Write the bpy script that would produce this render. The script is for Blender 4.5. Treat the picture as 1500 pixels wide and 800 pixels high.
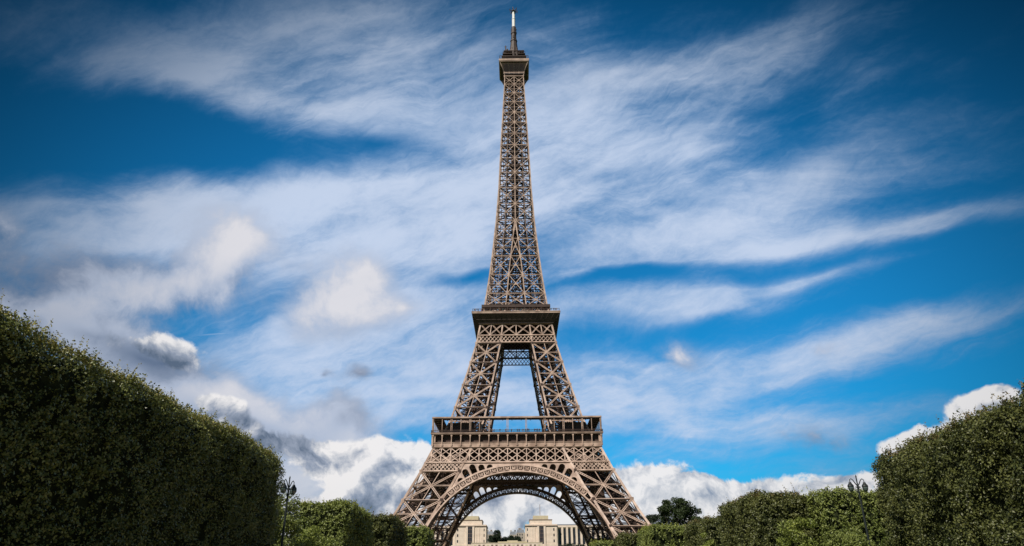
import bpy, bmesh, math, random
import numpy as np
from mathutils import Vector, Matrix
R_ = math.radians
for o in list(bpy.data.objects): bpy.data.objects.remove(o)
scene = bpy.context.scene
COL = scene.collection

# ------------------------------------------------------------------ camera
cam_d = bpy.data.cameras.new('camera'); cam = bpy.data.objects.new('camera', cam_d); COL.objects.link(cam)
CF = Vector((-0.00678331, 0.91164134, 0.41093072)); CR = Vector((0.99993729, 0.00984561, -0.00533613)); CU = Vector((0.0089105, -0.41086875, 0.91165096))
m = Matrix.Identity(4)
for i in range(3):
    m[i][0] = CR[i]; m[i][1] = CU[i]; m[i][2] = -CF[i]
m[0][3], m[1][3], m[2][3] = 0.549, -325.487, 1.65
cam.matrix_world = m
cam_d.sensor_width = 36; cam_d.lens = 36*1022.2/1500; cam_d.shift_y = -0.0045
cam_d.clip_start = 0.2; cam_d.clip_end = 9000
scene.camera = cam

# ------------------------------------------------------------------ sun
SUN_EL, SUN_AZ_LEFT = 46.0, 34.0            # degrees above the ground; degrees left of straight behind the camera
a = R_(SUN_AZ_LEFT); e = R_(SUN_EL)
S = Vector((-math.sin(a)*math.cos(e), -math.cos(a)*math.cos(e), math.sin(e)))
sd = bpy.data.lights.new('sun', 'SUN'); sd.energy = 5.0; sd.angle = R_(0.5); sd.color = (1.0, 0.92, 0.82)
sun = bpy.data.objects.new('sun', sd); COL.objects.link(sun)
sun.rotation_euler = (-S).to_track_quat('-Z', 'Y').to_euler()

# ------------------------------------------------------------------ world: sky and clouds
world = bpy.data.worlds.new('World'); scene.world = world; world.use_nodes = True
wt = world.node_tree; wt.nodes.clear()
def N(t, typ, **kw):
    n = t.nodes.new(typ)
    for k, v in kw.items(): setattr(n, k, v)
    return n
def L(t, a_, b_): t.links.new(a_, b_)
def mth(t, op, a_, b_=None, c_=None, clamp=False):
    n = N(t, 'ShaderNodeMath', operation=op, use_clamp=clamp)
    for i, v in enumerate((a_, b_, c_)):
        if v is None: continue
        if isinstance(v, (int, float)): n.inputs[i].default_value = v
        else: L(t, v, n.inputs[i])
    return n.outputs[0]
def smooth(t, v, lo, hi, a_=0.0, b_=1.0):
    n = N(t, 'ShaderNodeMapRange', interpolation_type='SMOOTHSTEP')
    L(t, v, n.inputs[0]); n.inputs[1].default_value = lo; n.inputs[2].default_value = hi
    n.inputs[3].default_value = a_; n.inputs[4].default_value = b_
    return n.outputs[0]
def mixc(t, f, a_, b_, mode='MIX'):
    n = N(t, 'ShaderNodeMix', data_type='RGBA', blend_type=mode)
    if isinstance(f, (int, float)): n.inputs[0].default_value = f
    else: L(t, f, n.inputs[0])
    for i, v in ((6, a_), (7, b_)):
        if isinstance(v, tuple): n.inputs[i].default_value = (*v, 1)
        else: L(t, v, n.inputs[i])
    return n.outputs[2]
sky = N(wt, 'ShaderNodeTexSky', sky_type='NISHITA', sun_disc=False, sun_elevation=e, sun_rotation=math.atan2(S.x, S.y),
        altitude=50, air_density=1.0, dust_density=0.6, ozone_density=2.2)
tc = N(wt, 'ShaderNodeTexCoord')
def dot(v):
    n = N(wt, 'ShaderNodeVectorMath', operation='DOT_PRODUCT'); L(wt, tc.outputs['Generated'], n.inputs[0]); n.inputs[1].default_value = v
    return n.outputs['Value']
# a stereographic chart of the sky about the northern point 24 degrees up
den = mth(wt, 'MAXIMUM', mth(wt, 'ADD', dot((0, math.cos(R_(24.3)), math.sin(R_(24.3)))), 1.0), 0.02)
u = mth(wt, 'DIVIDE', mth(wt, 'MULTIPLY', dot((1, 0.0075, 0)), 2.0), den)
v = mth(wt, 'DIVIDE', mth(wt, 'MULTIPLY', dot((0, -math.sin(R_(24.3)), math.cos(R_(24.3)))), 2.0), den)
cx = N(wt, 'ShaderNodeCombineXYZ'); L(wt, u, cx.inputs[0]); L(wt, v, cx.inputs[1])
P0 = cx.outputs[0]
def chart(x, y):
    X, Y = (x-750)/1022.2, (393.3-y)/1022.2
    k = 2/(1+math.sqrt(1+X*X+Y*Y)); return X*k, Y*k
def noise(vec, scale, detail=6, rough=.55, rot=0, stretch=(1, 1), off=(0, 0), dist=0, w=None):
    mp = N(wt, 'ShaderNodeMapping'); L(wt, vec, mp.inputs[0])
    mp.vector_type = 'TEXTURE'
    mp.inputs['Location'].default_value = (off[0], off[1], 0); mp.inputs['Rotation'].default_value = (0, 0, R_(rot)); mp.inputs['Scale'].default_value = (stretch[0], stretch[1], 1)
    n = N(wt, 'ShaderNodeTexNoise', noise_dimensions='2D'); L(wt, mp.outputs[0], n.inputs['Vector'])
    n.inputs['Scale'].default_value = scale; n.inputs['Detail'].default_value = detail; n.inputs['Roughness'].default_value = rough; n.inputs['Distortion'].default_value = dist
    return n
def warp(vec, scale, amt, det=3):
    n = noise(vec, scale, det)
    s = N(wt, 'ShaderNodeVectorMath', operation='SUBTRACT'); L(wt, n.outputs['Color'], s.inputs[0]); s.inputs[1].default_value = (.5, .5, .5)
    s2 = N(wt, 'ShaderNodeVectorMath', operation='SCALE'); L(wt, s.outputs[0], s2.inputs[0]); s2.inputs['Scale'].default_value = amt
    s3 = N(wt, 'ShaderNodeVectorMath', operation='ADD'); L(wt, vec, s3.inputs[0]); L(wt, s2.outputs[0], s3.inputs[1])
    return s3.outputs[0]
def blobs(vec, lst, base=0.0):
    acc = None
    for (x, y, rx, ry, rot, wgt) in lst:
        c = chart(x, y); X, Y = (x-750)/1022.2, (393.3-y)/1022.2
        k = 1.0/1022.2*2/(1+math.sqrt(1+X*X+Y*Y))
        mp = N(wt, 'ShaderNodeMapping', vector_type='TEXTURE'); L(wt, vec, mp.inputs[0])
        mp.inputs['Location'].default_value = (c[0], c[1], 0); mp.inputs['Rotation'].default_value = (0, 0, R_(rot)); mp.inputs['Scale'].default_value = (rx*k, ry*k, 1)
        g = N(wt, 'ShaderNodeTexGradient', gradient_type='QUADRATIC_SPHERE'); L(wt, mp.outputs[0], g.inputs[0])
        acc = mth(wt, 'MULTIPLY_ADD', g.outputs['Fac'], wgt, base if acc is None else acc)
    return acc
W1 = warp(P0, 2.2, .10)          # broad bending of the high cloud
W2 = warp(P0, 9.0, .035, 4)      # curling edges of the low cloud
cirrus = blobs(W1, [
    (250, 100, 700, 170, -6, .95), (640, 90, 600, 230, 0, 1.15), 
    (560, 310, 640, 190, -4, 1.5), (740, 330, 520, 230, 0, .9), (150, 320, 520, 130, -6, 1.0), (40, 285, 420, 50, 0, .7),
    (870, 240, 420, 240, 35, 1.3), (1020, 130, 480, 120, 30, .95), (1130, 50, 320, 80, 32, .8),
    (930, 345, 600, 120, 10, 1.1), (1200, 230, 560, 170, 16, .85), (1160, 352, 520, 34, 7, .9), (1390, 322, 190, 34, 18, 1.25),
    (1000, 450, 340, 48, 6, 1.35), (1170, 405, 320, 22, 12, 1.2), (980, 478, 240, 34, 10, .6),
    (1330, 480, 560, 80, 13, .95), (1060, 540, 600, 64, 8, .95), (960, 580, 620, 100, 3, .9), (1100, 608, 600, 50, 4, .95), (1000, 650, 560, 90, 0, .6),
    (430, 540, 640, 210, 0, 1.35), (640, 530, 420, 170, 0, .9), (560, 470, 360, 90, 8, .7), (620, 597, 260, 30, 0, -.45),
    (330, 205, 640, 84, -7, -1.5), (560, 205, 360, 48, -8, -.8), (690, 418, 170, 36, 8, -1.5), (120, 215, 420, 100, 0, -.6), (1450, 400, 420, 260, 0, -.15),
    (1230, 440, 380, 40, 12, -.9), (900, 416, 260, 26, 8, -1.1), (1450, 60, 400, 320, 0, -.5), (900, 635, 200, 34, 0, -.4), (870, 500, 160, 30, 8, -.4)], .12)
cirrus = mth(wt, 'MINIMUM', cirrus, 1.05)
st = noise(W1, 3.0, 11, .60, rot=14, stretch=(1.9, .6), dist=.4).outputs['Fac']
st2 = noise(warp(P0, 6, .12, 5), 7.0, 10, .68, rot=18, stretch=(2.2, .85), off=(3, 1)).outputs['Fac']
st3 = noise(W1, 2.2, 6, .55, off=(7, 4), stretch=(1.3, .8), rot=10).outputs['Fac']
tex = mth(wt, 'MULTIPLY', mth(wt, 'SUBTRACT', st, .5), 2.4)
tex = mth(wt, 'MULTIPLY_ADD', mth(wt, 'SUBTRACT', st2, .5), 1.15, tex)
tex = mth(wt, 'MULTIPLY_ADD', mth(wt, 'SUBTRACT', st3, .5), 1.9, tex)
st4 = noise(warp(P0, 4, .14, 6), 5.0, 11, .70, rot=17, stretch=(3.0, .42), off=(1, 9), dist=.4).outputs['Fac']
tex = mth(wt, 'MULTIPLY_ADD', mth(wt, 'SUBTRACT', st4, .5), 1.25, tex)
cf = mth(wt, 'ADD', cirrus, tex)
cir = mth(wt, 'MULTIPLY', smooth(wt, cf, -.15, 1.5), .95)
trail = mth(wt, 'MULTIPLY', blobs(P0, [(320, 486, 110, 4, 3, 1.0), (885, 426, 170, 4, 8, .8)]), mth(wt, 'ADD', st2, .2))
cir = mth(wt, 'MAXIMUM', cir, mth(wt, 'MINIMUM', trail, .75))
# two soft heaps and grey veils floating in the thin cloud at the left
W3 = warp(P0, 13.0, .030, 5)
SOFT = [(325, 365, 165, 120, 25, 1.5), (380, 350, 80, 60, 0, .6), (260, 410, 110, 60, 0, .6), (495, 435, 145, 125, 10, 1.3), (530, 400, 100, 80, 0, .6), (600, 450, 120, 50, 10, .5), (120, 400, 360, 90, -14, 1.0), (30, 330, 220, 60, -20, .6), (50, 450, 320, 70, 0, .9),
        (990, 527, 130, 58, 0, .85), (1198, 516, 90, 52, 0, .95), (1190, 643, 130, 44, 0, 1.0), (640, 650, 160, 70, 0, .5), (757, 706, 210, 62, 0, 1.7), (200, 520, 200, 85, -12, 1.7), (110, 480, 200, 60, -15, 1.0), (320, 600, 260, 85, -18, 1.6), (330, 690, 200, 120, 0, 1.2), (430, 660, 220, 100, 0, 1.7), (500, 610, 90, 80, 0, 1.2), (490, 575, 40, 40, 0, .6), (430, 740, 300, 100, 0, 1.3), (524, 549, 40, 22, 0, 1.0), (474, 546, 30, 18, 0, .9)]
sfn = noise(W3, 7.0, 11, .62, off=(5, 2), dist=.2).outputs['Fac']
sb_ = blobs(W2, SOFT)
sfd = mth(wt, 'MULTIPLY_ADD', mth(wt, 'MULTIPLY', mth(wt, 'SUBTRACT', sfn, .5), 2.6), mth(wt, 'MINIMUM', mth(wt, 'MULTIPLY', sb_, 1.6), 1.0), sb_)
sfm = mth(wt, 'MULTIPLY', smooth(wt, sfd, .12, 1.05), .92)
# low heaped cloud: white along the horizon, grey at the left
CUM = [(215, 505, 150, 66, -8, 1.3), (262, 530, 60, 50, 0, .7), 
       (570, 672, 150, 66, 0, 1.7), (385, 645, 150, 50, -12, 1.25), (470, 690, 120, 50, 0, 1.2), (440, 655, 120, 50, 0, .8), (325, 592, 90, 36, -18, 1.1), (420, 770, 520, 80, 0, 1.5), (620, 735, 220, 80, 0, 1.3),
       (978, 706, 150, 58, 0, 1.9), (920, 745, 190, 90, 0, 1.5), (1110, 728, 240, 54, 0, 1.6), (1240, 704, 160, 46, 0, 1.35), (1150, 765, 500, 75, 0, 1.8),
       (1335, 655, 90, 36, 14, 1.6), (1446, 594, 80, 34, 20, 1.3), (1475, 580, 40, 24, 0, .6), (1480, 650, 220, 110, 0, 1.2), (610, 760, 300, 80, 0, 1.0), (740, 800, 500, 60, 0, 1.3), (760, 745, 200, 36, 6, .9)]
def cumn(vec, det=11): return noise(vec, 9.5, det, .60, dist=.15).outputs['Fac']
cb_ = blobs(W2, CUM)
cd = mth(wt, 'MULTIPLY_ADD', mth(wt, 'MULTIPLY', mth(wt, 'SUBTRACT', cumn(W3), .5), 2.9), mth(wt, 'MINIMUM', mth(wt, 'MULTIPLY', cb_, 1.5), 1.0), cb_)
cmask = smooth(wt, cd, .42, .72)
so = N(wt, 'ShaderNodeVectorMath', operation='ADD'); L(wt, W3, so.inputs[0]); so.inputs[1].default_value = (-.010, .018, 0)
relief = mth(wt, 'MULTIPLY', mth(wt, 'SUBTRACT', cumn(W3, 7), cumn(so.outputs[0], 7)), 3.0)
gloom = blobs(W2, [(235, 530, 150, 55, -10, 1.5), (60, 400, 460, 150, 0, 1.1), (130, 490, 200, 60, -15, 1.0), (330, 612, 240, 60, -20, 1.5), (430, 665, 170, 70, 0, 1.0), (500, 610, 110, 70, 0, 1.2), (520, 750, 260, 55, 0, .6), (400, 740, 160, 100, 0, .6),
                   (1080, 720, 190, 32, 0, 1.0), (1190, 740, 280, 40, 0, .7), (960, 730, 70, 22, 0, .5), (1010, 758, 240, 36, 0, .7), (735, 725, 260, 50, 0, .7), (1190, 650, 110, 36, 0, .9), (525, 550, 50, 30, 0, 1.2), (475, 546, 40, 24, 0, 1.0), (1240, 710, 130, 28, 0, .7), (570, 720, 120, 40, 0, .5), (200, 525, 150, 50, -8, .9), (325, 410, 120, 40, 20, .35), (500, 480, 120, 40, 0, .3), (1000, 540, 80, 24, 0, .4)])
core = smooth(wt, cd, .7, 2.4)
shade = mth(wt, 'ADD', mth(wt, 'SUBTRACT', mth(wt, 'ADD', 1.02, relief), mth(wt, 'MULTIPLY', gloom, .46)), mth(wt, 'MULTIPLY', core, -.14), clamp=True)
def cramp(v_, stops):
    ramp = N(wt, 'ShaderNodeValToRGB'); L(wt, v_, ramp.inputs[0])
    e0, e1 = ramp.color_ramp.elements; e0.position, e0.color = stops[0][0], (*stops[0][1], 1); e1.position, e1.color = stops[-1][0], (*stops[-1][1], 1)
    for p_, c_ in stops[1:-1]: x_ = ramp.color_ramp.elements.new(p_); x_.color = (*c_, 1)
    return ramp.outputs[0]
heap_c = cramp(shade, [(.1, (.10, .145, .22)), (.5, (.30, .35, .45)), (.75, (.58, .60, .65)), (1.0, (.88, .86, .86))])
soft_c = cramp(mth(wt, 'SUBTRACT', mth(wt, 'MULTIPLY_ADD', smooth(wt, sfd, .3, 1.5), .45, .55), mth(wt, 'MULTIPLY', gloom, .42), clamp=True), [(.0, (.11, .15, .24)), (.35, (.24, .29, .40)), (.62, (.46, .52, .65)), (.92, (.74, .73, .77))])
# darker sky high up and to the sides: a vignette put into its colour
dk = smooth(wt, blobs(P0, [(760, 440, 1440, 960, 0, 1.5)], 0), .0, .85, .07, 1.0)
back = smooth(wt, dot((0, math.cos(R_(24.3)), math.sin(R_(24.3)))), .55, .15)  # unseen sky behind the view, brightened and clouded to add fill light
cir = mth(wt, 'MULTIPLY', cir, smooth(wt, dk, .05, .85, .42, 1.0))
dk = mth(wt, 'MAXIMUM', dk, mth(wt, 'MULTIPLY', back, .25))
cir = mth(wt, 'MAXIMUM', cir, mth(wt, 'MULTIPLY', back, .5))
tint = mixc(wt, 1.0, sky.outputs[0], (.07, .90, 1.30), 'MULTIPLY')
tint = mixc(wt, 1.0, tint, dk, 'MULTIPLY')
EXPW = 0.10
def K(c, k=1.0/EXPW): return tuple(x*k for x in c)
def times10(v_, k=1/EXPW):
    n = N(wt, 'ShaderNodeVectorMath', operation='SCALE'); L(wt, v_, n.inputs[0]); n.inputs['Scale'].default_value = k; return n.outputs[0]
cirr_c = mixc(wt, cir, K((.12, .33, .64)), K((.60, .69, .86)))
cirr_c = mixc(wt, 1.0, cirr_c, mth(wt, 'POWER', dk, .85), 'MULTIPLY')
sk1 = mixc(wt, cir, tint, cirr_c)
soft_c = mixc(wt, 1.0, times10(soft_c), mth(wt, 'POWER', dk, .45), 'MULTIPLY')
sk1 = mixc(wt, sfm, sk1, soft_c)
cm2 = mixc(wt, 1.0, times10(heap_c), mth(wt, 'POWER', dk, .3), 'MULTIPLY')
sk2 = mixc(wt, mth(wt, 'MULTIPLY', cmask, .96), sk1, cm2)
bg = N(wt, 'ShaderNodeBackground'); L(wt, sk2, bg.inputs[0]); bg.inputs[1].default_value = EXPW
wo = N(wt, 'ShaderNodeOutputWorld'); L(wt, bg.outputs[0], wo.inputs[0])
world.cycles.sampling_method = 'MANUAL'; world.cycles.sample_map_resolution = 256
scene.view_settings.view_transform = 'Standard'; scene.view_settings.look = 'None'; scene.view_settings.exposure = 0.0; scene.view_settings.gamma = 1
scene.view_settings.use_curve_mapping = False

# ------------------------------------------------------------------ materials
def mat(name, base, var=None, rough=.6, spec=.3, nscale=1.0, metallic=0, leaf=False, bump=0, island=False, trans=0.0, thr=(.35, .65)):
    mt = bpy.data.materials.new(name); mt.use_nodes = True; t = mt.node_tree; b = t.nodes['Principled BSDF']
    b.inputs['Roughness'].default_value = rough; b.inputs['Specular IOR Level'].default_value = spec; b.inputs['Metallic'].default_value = metallic
    if var is None: var = tuple(x*.8 for x in base)
    if island:
        g = N(t, 'ShaderNodeNewGeometry'); fac = g.outputs['Random Per Island']
        o = N(t, 'ShaderNodeTexNoise'); o.inputs['Scale'].default_value = nscale; o.inputs['Detail'].default_value = 2
        tcn = N(t, 'ShaderNodeTexCoord'); L(t, tcn.outputs['Object'], o.inputs['Vector'])
        fac = mth(t, 'ADD', mth(t, 'MULTIPLY', fac, .6), mth(t, 'MULTIPLY', mth(t, 'SUBTRACT', o.outputs['Fac'], .32), 1.1), clamp=True)
    else:
        tcn = N(t, 'ShaderNodeTexCoord'); o = N(t, 'ShaderNodeTexNoise'); o.inputs['Scale'].default_value = nscale; o.inputs['Detail'].default_value = 6
        L(t, tcn.outputs['Object'], o.inputs['Vector']); fac = smooth(t, o.outputs['Fac'], *thr)
        if bump:
            bp = N(t, 'ShaderNodeBump'); bp.inputs['Strength'].default_value = bump; L(t, o.outputs['Fac'], bp.inputs['Height']); L(t, bp.outputs[0], b.inputs['Normal'])
    c = mixc(t, fac, base, var)
    L(t, c, b.inputs['Base Color'])
    if trans:
        tr = N(t, 'ShaderNodeBsdfTranslucent'); L(t, c, tr.inputs[0]); mx = N(t, 'ShaderNodeMixShader'); mx.inputs[0].default_value = trans
        L(t, b.outputs[0], mx.inputs[1]); L(t, tr.outputs[0], mx.inputs[2]); L(t, mx.outputs[0], t.nodes['Material Output'].inputs[0])
    return mt
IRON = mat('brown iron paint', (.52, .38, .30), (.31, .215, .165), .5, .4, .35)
IRON_SHADED = mat('shaded brown iron', (.072, .046, .037), (.05, .032, .026), .6, .3, .3)  # the tower paint darkened: interior shade put into the colour
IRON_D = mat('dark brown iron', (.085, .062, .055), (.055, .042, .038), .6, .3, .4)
STONE = mat('pale stone', (.76, .64, .53), (.66, .55, .45), .85, .2, .25)
STONE_Y = mat('ochre stone', (.60, .52, .36), (.52, .45, .31), .85, .2, .25)
STONE_D = mat('stone shadow line', (.24, .17, .14), (.19, .14, .115), .85, .2, .3)
GLASS = mat('dark glass', (.02, .022, .03), (.035, .04, .05), .15, .5, .2)
REDW = mat('red brown pavilion', (.16, .05, .035), (.11, .035, .03), .5, .4, .3)
WHITE = mat('white mast', (.82, .82, .80), (.74, .74, .72), .5, .3, .4)
BLACK = mat('dark green lamp paint', (.012, .018, .018), (.02, .025, .024), .45, .4, 3)
LGLASS = mat('lamp glass', (.10, .13, .12), (.07, .10, .09), .12, .6, 3)
BARK = mat('bark', (.05, .038, .026), (.025, .018, .013), .9, .1, 6, bump=.4)
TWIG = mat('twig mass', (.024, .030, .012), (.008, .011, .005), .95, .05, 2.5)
LEAF_H = mat('hedge leaf', (.05, .072, .015), (.25, .27, .07), .42, .5, .5, island=True, trans=.12)
LEAF_R = mat('russet hedge leaf', (.028, .042, .009), (.15, .16, .045), .48, .38, .6, island=True, trans=.12)
LEAF_G = mat('green hedge leaf', (.05, .08, .012), (.27, .31, .08), .48, .38, .6, island=True, trans=.18)
LEAF_Y = mat('yellow green leaf', (.08, .12, .015), (.28, .32, .07), .45, .40, .8, island=True, trans=.25)
YOUNG_O_LIT = mat('sunlit young olive leaf', (.17, .16, .035), (.42, .38, .11), .45, .4, .8, island=True, trans=.2)  # shoot leaves, paler so the sunlit hedge top is in the colour
YOUNG_R = mat('young russet leaf', (.09, .075, .025), (.26, .20, .08), .45, .4, .8, island=True, trans=.2)
YOUNG_G_LIT = mat('sunlit young green leaf', (.16, .19, .03), (.40, .42, .09), .45, .4, .8, island=True, trans=.25)  # lighter new growth, with sun on the hedge tops painted in
LEAF_T = mat('tree leaf', (.018, .032, .010), (.05, .075, .022), .5, .35, .4, island=True, trans=.15)
LEAF_F = mat('far tree leaf', (.012, .022, .012), (.03, .045, .022), .6, .25, .2, island=True, trans=.1)
SLATE = mat('zinc roof', (.16, .18, .21), (.12, .13, .16), .5, .4, .2)
HAUS = mat('city stone', (.42, .37, .31), (.34, .30, .26), .85, .2, .2)
GRASS = mat('lawn', (.045, .075, .018), (.075, .10, .030), .9, .1, .08)
GRAVEL = mat('pale gravel', (.42, .36, .27), (.34, .29, .21), .95, .1, 2.0)
ASPH = mat('asphalt', (.05, .05, .052), (.07, .07, .07), .9, .2, 1.5)
CLOTH = [mat('cloth '+n, c, None, .9, .1, 5) for n, c in (('dark blue', (.02, .03, .07)), ('red', (.35, .03, .03)), ('white', (.6, .6, .58)), ('black', (.02, .02, .02)), ('beige', (.35, .27, .18)), ('teal', (.03, .16, .17)))]
SKIN = mat('skin', (.50, .30, .21), None, .6, .3, 5)
HAIR = mat('hair', (.03, .018, .012), None, .7, .2, 5)

# ------------------------------------------------------------------ helpers
def empty(name, label, cat, loc=(0, 0, 0), group=None):
    o = bpy.data.objects.new(name, None); COL.objects.link(o); o.location = loc; o['label'] = label; o['category'] = cat
    if group: o['group'] = group
    o.empty_display_size = .5
    return o
def link_mesh(name, me, material, parent=None):
    if not isinstance(material, (list, tuple)): material = [material]
    for x in material: me.materials.append(x)
    o = bpy.data.objects.new(name, me); COL.objects.link(o)
    if parent is not None: o.parent = parent
    return o
def npmesh(name, verts, faces4):
    """verts (n,3), faces4 (m,4) -> mesh"""
    verts = np.asarray(verts, np.float32); faces4 = np.asarray(faces4, np.int32)
    me = bpy.data.meshes.new(name); me.vertices.add(len(verts)); me.vertices.foreach_set('co', verts.ravel())
    nf = len(faces4); me.loops.add(nf*4); me.polygons.add(nf)
    me.polygons.foreach_set('loop_start', np.arange(0, nf*4, 4, dtype=np.int32)); me.loops.foreach_set('vertex_index', faces4.ravel())
    me.update(calc_edges=True)
    me.polygons.foreach_set('use_smooth', np.zeros(nf, bool)); me.update(); return me
BOXF = np.array([(0, 3, 2, 1), (4, 5, 6, 7), (0, 1, 5, 4), (1, 2, 6, 5), (2, 3, 7, 6), (3, 0, 4, 7)])
class M:
    """a collection of square section members that becomes ONE mesh"""
    def __init__(s): s.a = []; s.b = []; s.w = []; s.h = []; s.u = []; s.ex = []; s.exf = []
    def beam(s, a, b, w, h=None, up=(0, 0, 1)):
        s.a.append(a); s.b.append(b); s.w.append(w); s.h.append(w if h is None else h); s.u.append(up)
    def box(s, x0, x1, y0, y1, z0, z1):
        s.beam(((x0+x1)/2, (y0+y1)/2, z0), ((x0+x1)/2, (y0+y1)/2, z1), x1-x0, y1-y0, (0, 1, 0))
    def arrays(s):
        V = np.zeros((0, 3)); F = np.zeros((0, 4), int)
        if s.a:
            A = np.array(s.a, float); B = np.array(s.b, float); U = np.array(s.u, float); w = np.array(s.w)[:, None]/2; h = np.array(s.h)[:, None]/2
            d = B-A; d /= np.linalg.norm(d, axis=1, keepdims=True)+1e-12
            sv = np.cross(d, U); ln = np.linalg.norm(sv, axis=1, keepdims=True)
            bad = ln[:, 0] < 1e-4
            if bad.any(): sv[bad] = np.cross(d[bad], np.array([1, 0, 0.01])); ln = np.linalg.norm(sv, axis=1, keepdims=True)
            sv /= ln; t = np.cross(sv, d)
            V = np.stack([A-sv*w-t*h, A+sv*w-t*h, A+sv*w+t*h, A-sv*w+t*h, B-sv*w-t*h, B+sv*w-t*h, B+sv*w+t*h, B-sv*w+t*h], 1).reshape(-1, 3)
            F = (np.arange(len(A))*8)[:, None, None]+BOXF[None]; F = F.reshape(-1, 4)
        for vv, ff in zip(s.ex, s.exf):
            F = np.concatenate([F, np.asarray(ff)+len(V)]); V = np.concatenate([V, vv])
        return V, F
    def build(s, name, material, parent=None, rot=0):
        V, F = s.arrays()
        if rot:
            c, sn = math.cos(rot*math.pi/2), math.sin(rot*math.pi/2)
            V = np.stack([V[:, 0]*c-V[:, 1]*sn, V[:, 0]*sn+V[:, 1]*c, V[:, 2]], 1)
        return link_mesh(name, npmesh(name, V, F), material, parent)
def v3(*a): return np.array(a, float)
def truss(mm, a, b, W, n, c=.22, lace=True, dep=.3, solid=False):
    """flat lattice girder between a and b, W wide, in the plane with normal n"""
    a = v3(*a); b = v3(*b); n = v3(*n); n /= np.linalg.norm(n); d = b-a; Ln = np.linalg.norm(d); d /= Ln
    s = np.cross(d, n); s /= np.linalg.norm(s)
    for k in (-1, 1): mm.beam(a+s*k*(W-c)/2, b+s*k*(W-c)/2, c, dep, n)
    if lace:
        k = max(2, int(Ln/(W*1.1)))
        for i in range(k):
            p = a+d*Ln*i/k; q = a+d*Ln*(i+1)/k; sg = 1 if i % 2 else -1
            mm.beam(p+s*sg*(W-c)/2, q-s*sg*(W-c)/2, c*.42, dep*.3, n)
            if Ln < 9: mm.beam(p-s*sg*(W-c)/2, q+s*sg*(W-c)/2, c*.42, dep*.25, n)
def plate(mm, c, w, h, n, t=.3):
    c = v3(*c); mm.beam(c-v3(0, 0, h/2), c+v3(0, 0, h/2), w, t, n)

# ------------------------------------------------------------------ the ground
def terrain(x, y):
    t = np.clip((y-200)/310.0, 0, 1); t = t*t*(3-2*t)
    return 38.0*t
xs = np.concatenate([np.linspace(-3500, -300, 12), np.linspace(-250, 250, 21), np.linspace(300, 3500, 12)])
ys = np.concatenate([np.linspace(-2500, -400, 10), np.linspace(-360, 700, 60), np.linspace(760, 5000, 14)])
gx, gy = np.meshgrid(xs, ys); gz = terrain(gx, gy)
V = np.stack([gx, gy, gz], -1).reshape(-1, 3); nx = len(xs)
F = [(j*nx+i, j*nx+i+1, (j+1)*nx+i+1, (j+1)*nx+i) for j in range(len(ys)-1) for i in range(nx-1)]
g = link_mesh('ground', npmesh('ground', V, F), GRASS); g['kind'] = 'structure'
def sheet(name, x0, x1, y0, y1, z, material):
    me = npmesh(name, [(x0, y0, z), (x1, y0, z), (x1, y1, z), (x0, y1, z)], [(0, 1, 2, 3)]); o = link_mesh(name, me, material); o['kind'] = 'structure'
sheet('gravel_path', -9.6, 10.2, -345, -80, .01, GRAVEL)
sheet('forecourt', -80, 80, -79.9, 80, .012, GRAVEL)
sheet('quay_road', -600, 600, 95, 112, .016, ASPH)

# ------------------------------------------------------------------ the iron tower
ZO = [0, 8.5, 21.5, 26.3, 42.4, 51.4, 57.6, 65.5, 88, 101.4, 105.3, 111, 120.5, 127.6, 137.7, 148.8, 169.5, 190, 219, 244.7, 266.7, 276]
WO = [62.4, 56.6, 48.9, 46.2, 38.4, 34.6, 31.2, 28.0, 21.8, 18.5, 17.8, 16.8, 15.1, 14.15, 12.9, 11.7, 9.85, 8.55, 7.45, 6.3, 5.3, 5.0]
ZI = [0, 8.5, 20.9, 30.5, 36.6, 51.4, 57.6, 65.5, 88, 101.4, 105.3, 111, 120.5, 127.6, 137.7, 148.8, 169.5, 276]
WI = [46.5, 41.6, 34.3, 29.4, 25.9, 18.9, 16.4, 13.9, 9.8, 7.5, 6.95, 6.4, 5.1, 4.3, 3.6, 2.55, .3, .3]
def W(z): return float(np.interp(z, ZO, WO))
def I(z): return float(np.interp(z, ZI, WI))
tower = empty('iron_tower', 'very tall brown wrought iron lattice tower standing on four splayed legs above the hedges', 'tower')
LOW = [0.5, 8.5, 20.6, 30.8, 42.4, 52.4]
UP = [58.2, 70.7, 81.3, 92.5, 102.3]
SHAFT = [117.6, 121.8, 128.9, 139.2, 150, 160.1, 171, 181.1, 191.1, 200.8, 210, 218.7, 226.4, 234, 241, 248.4, 254.7, 261.2, 266.7]

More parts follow.
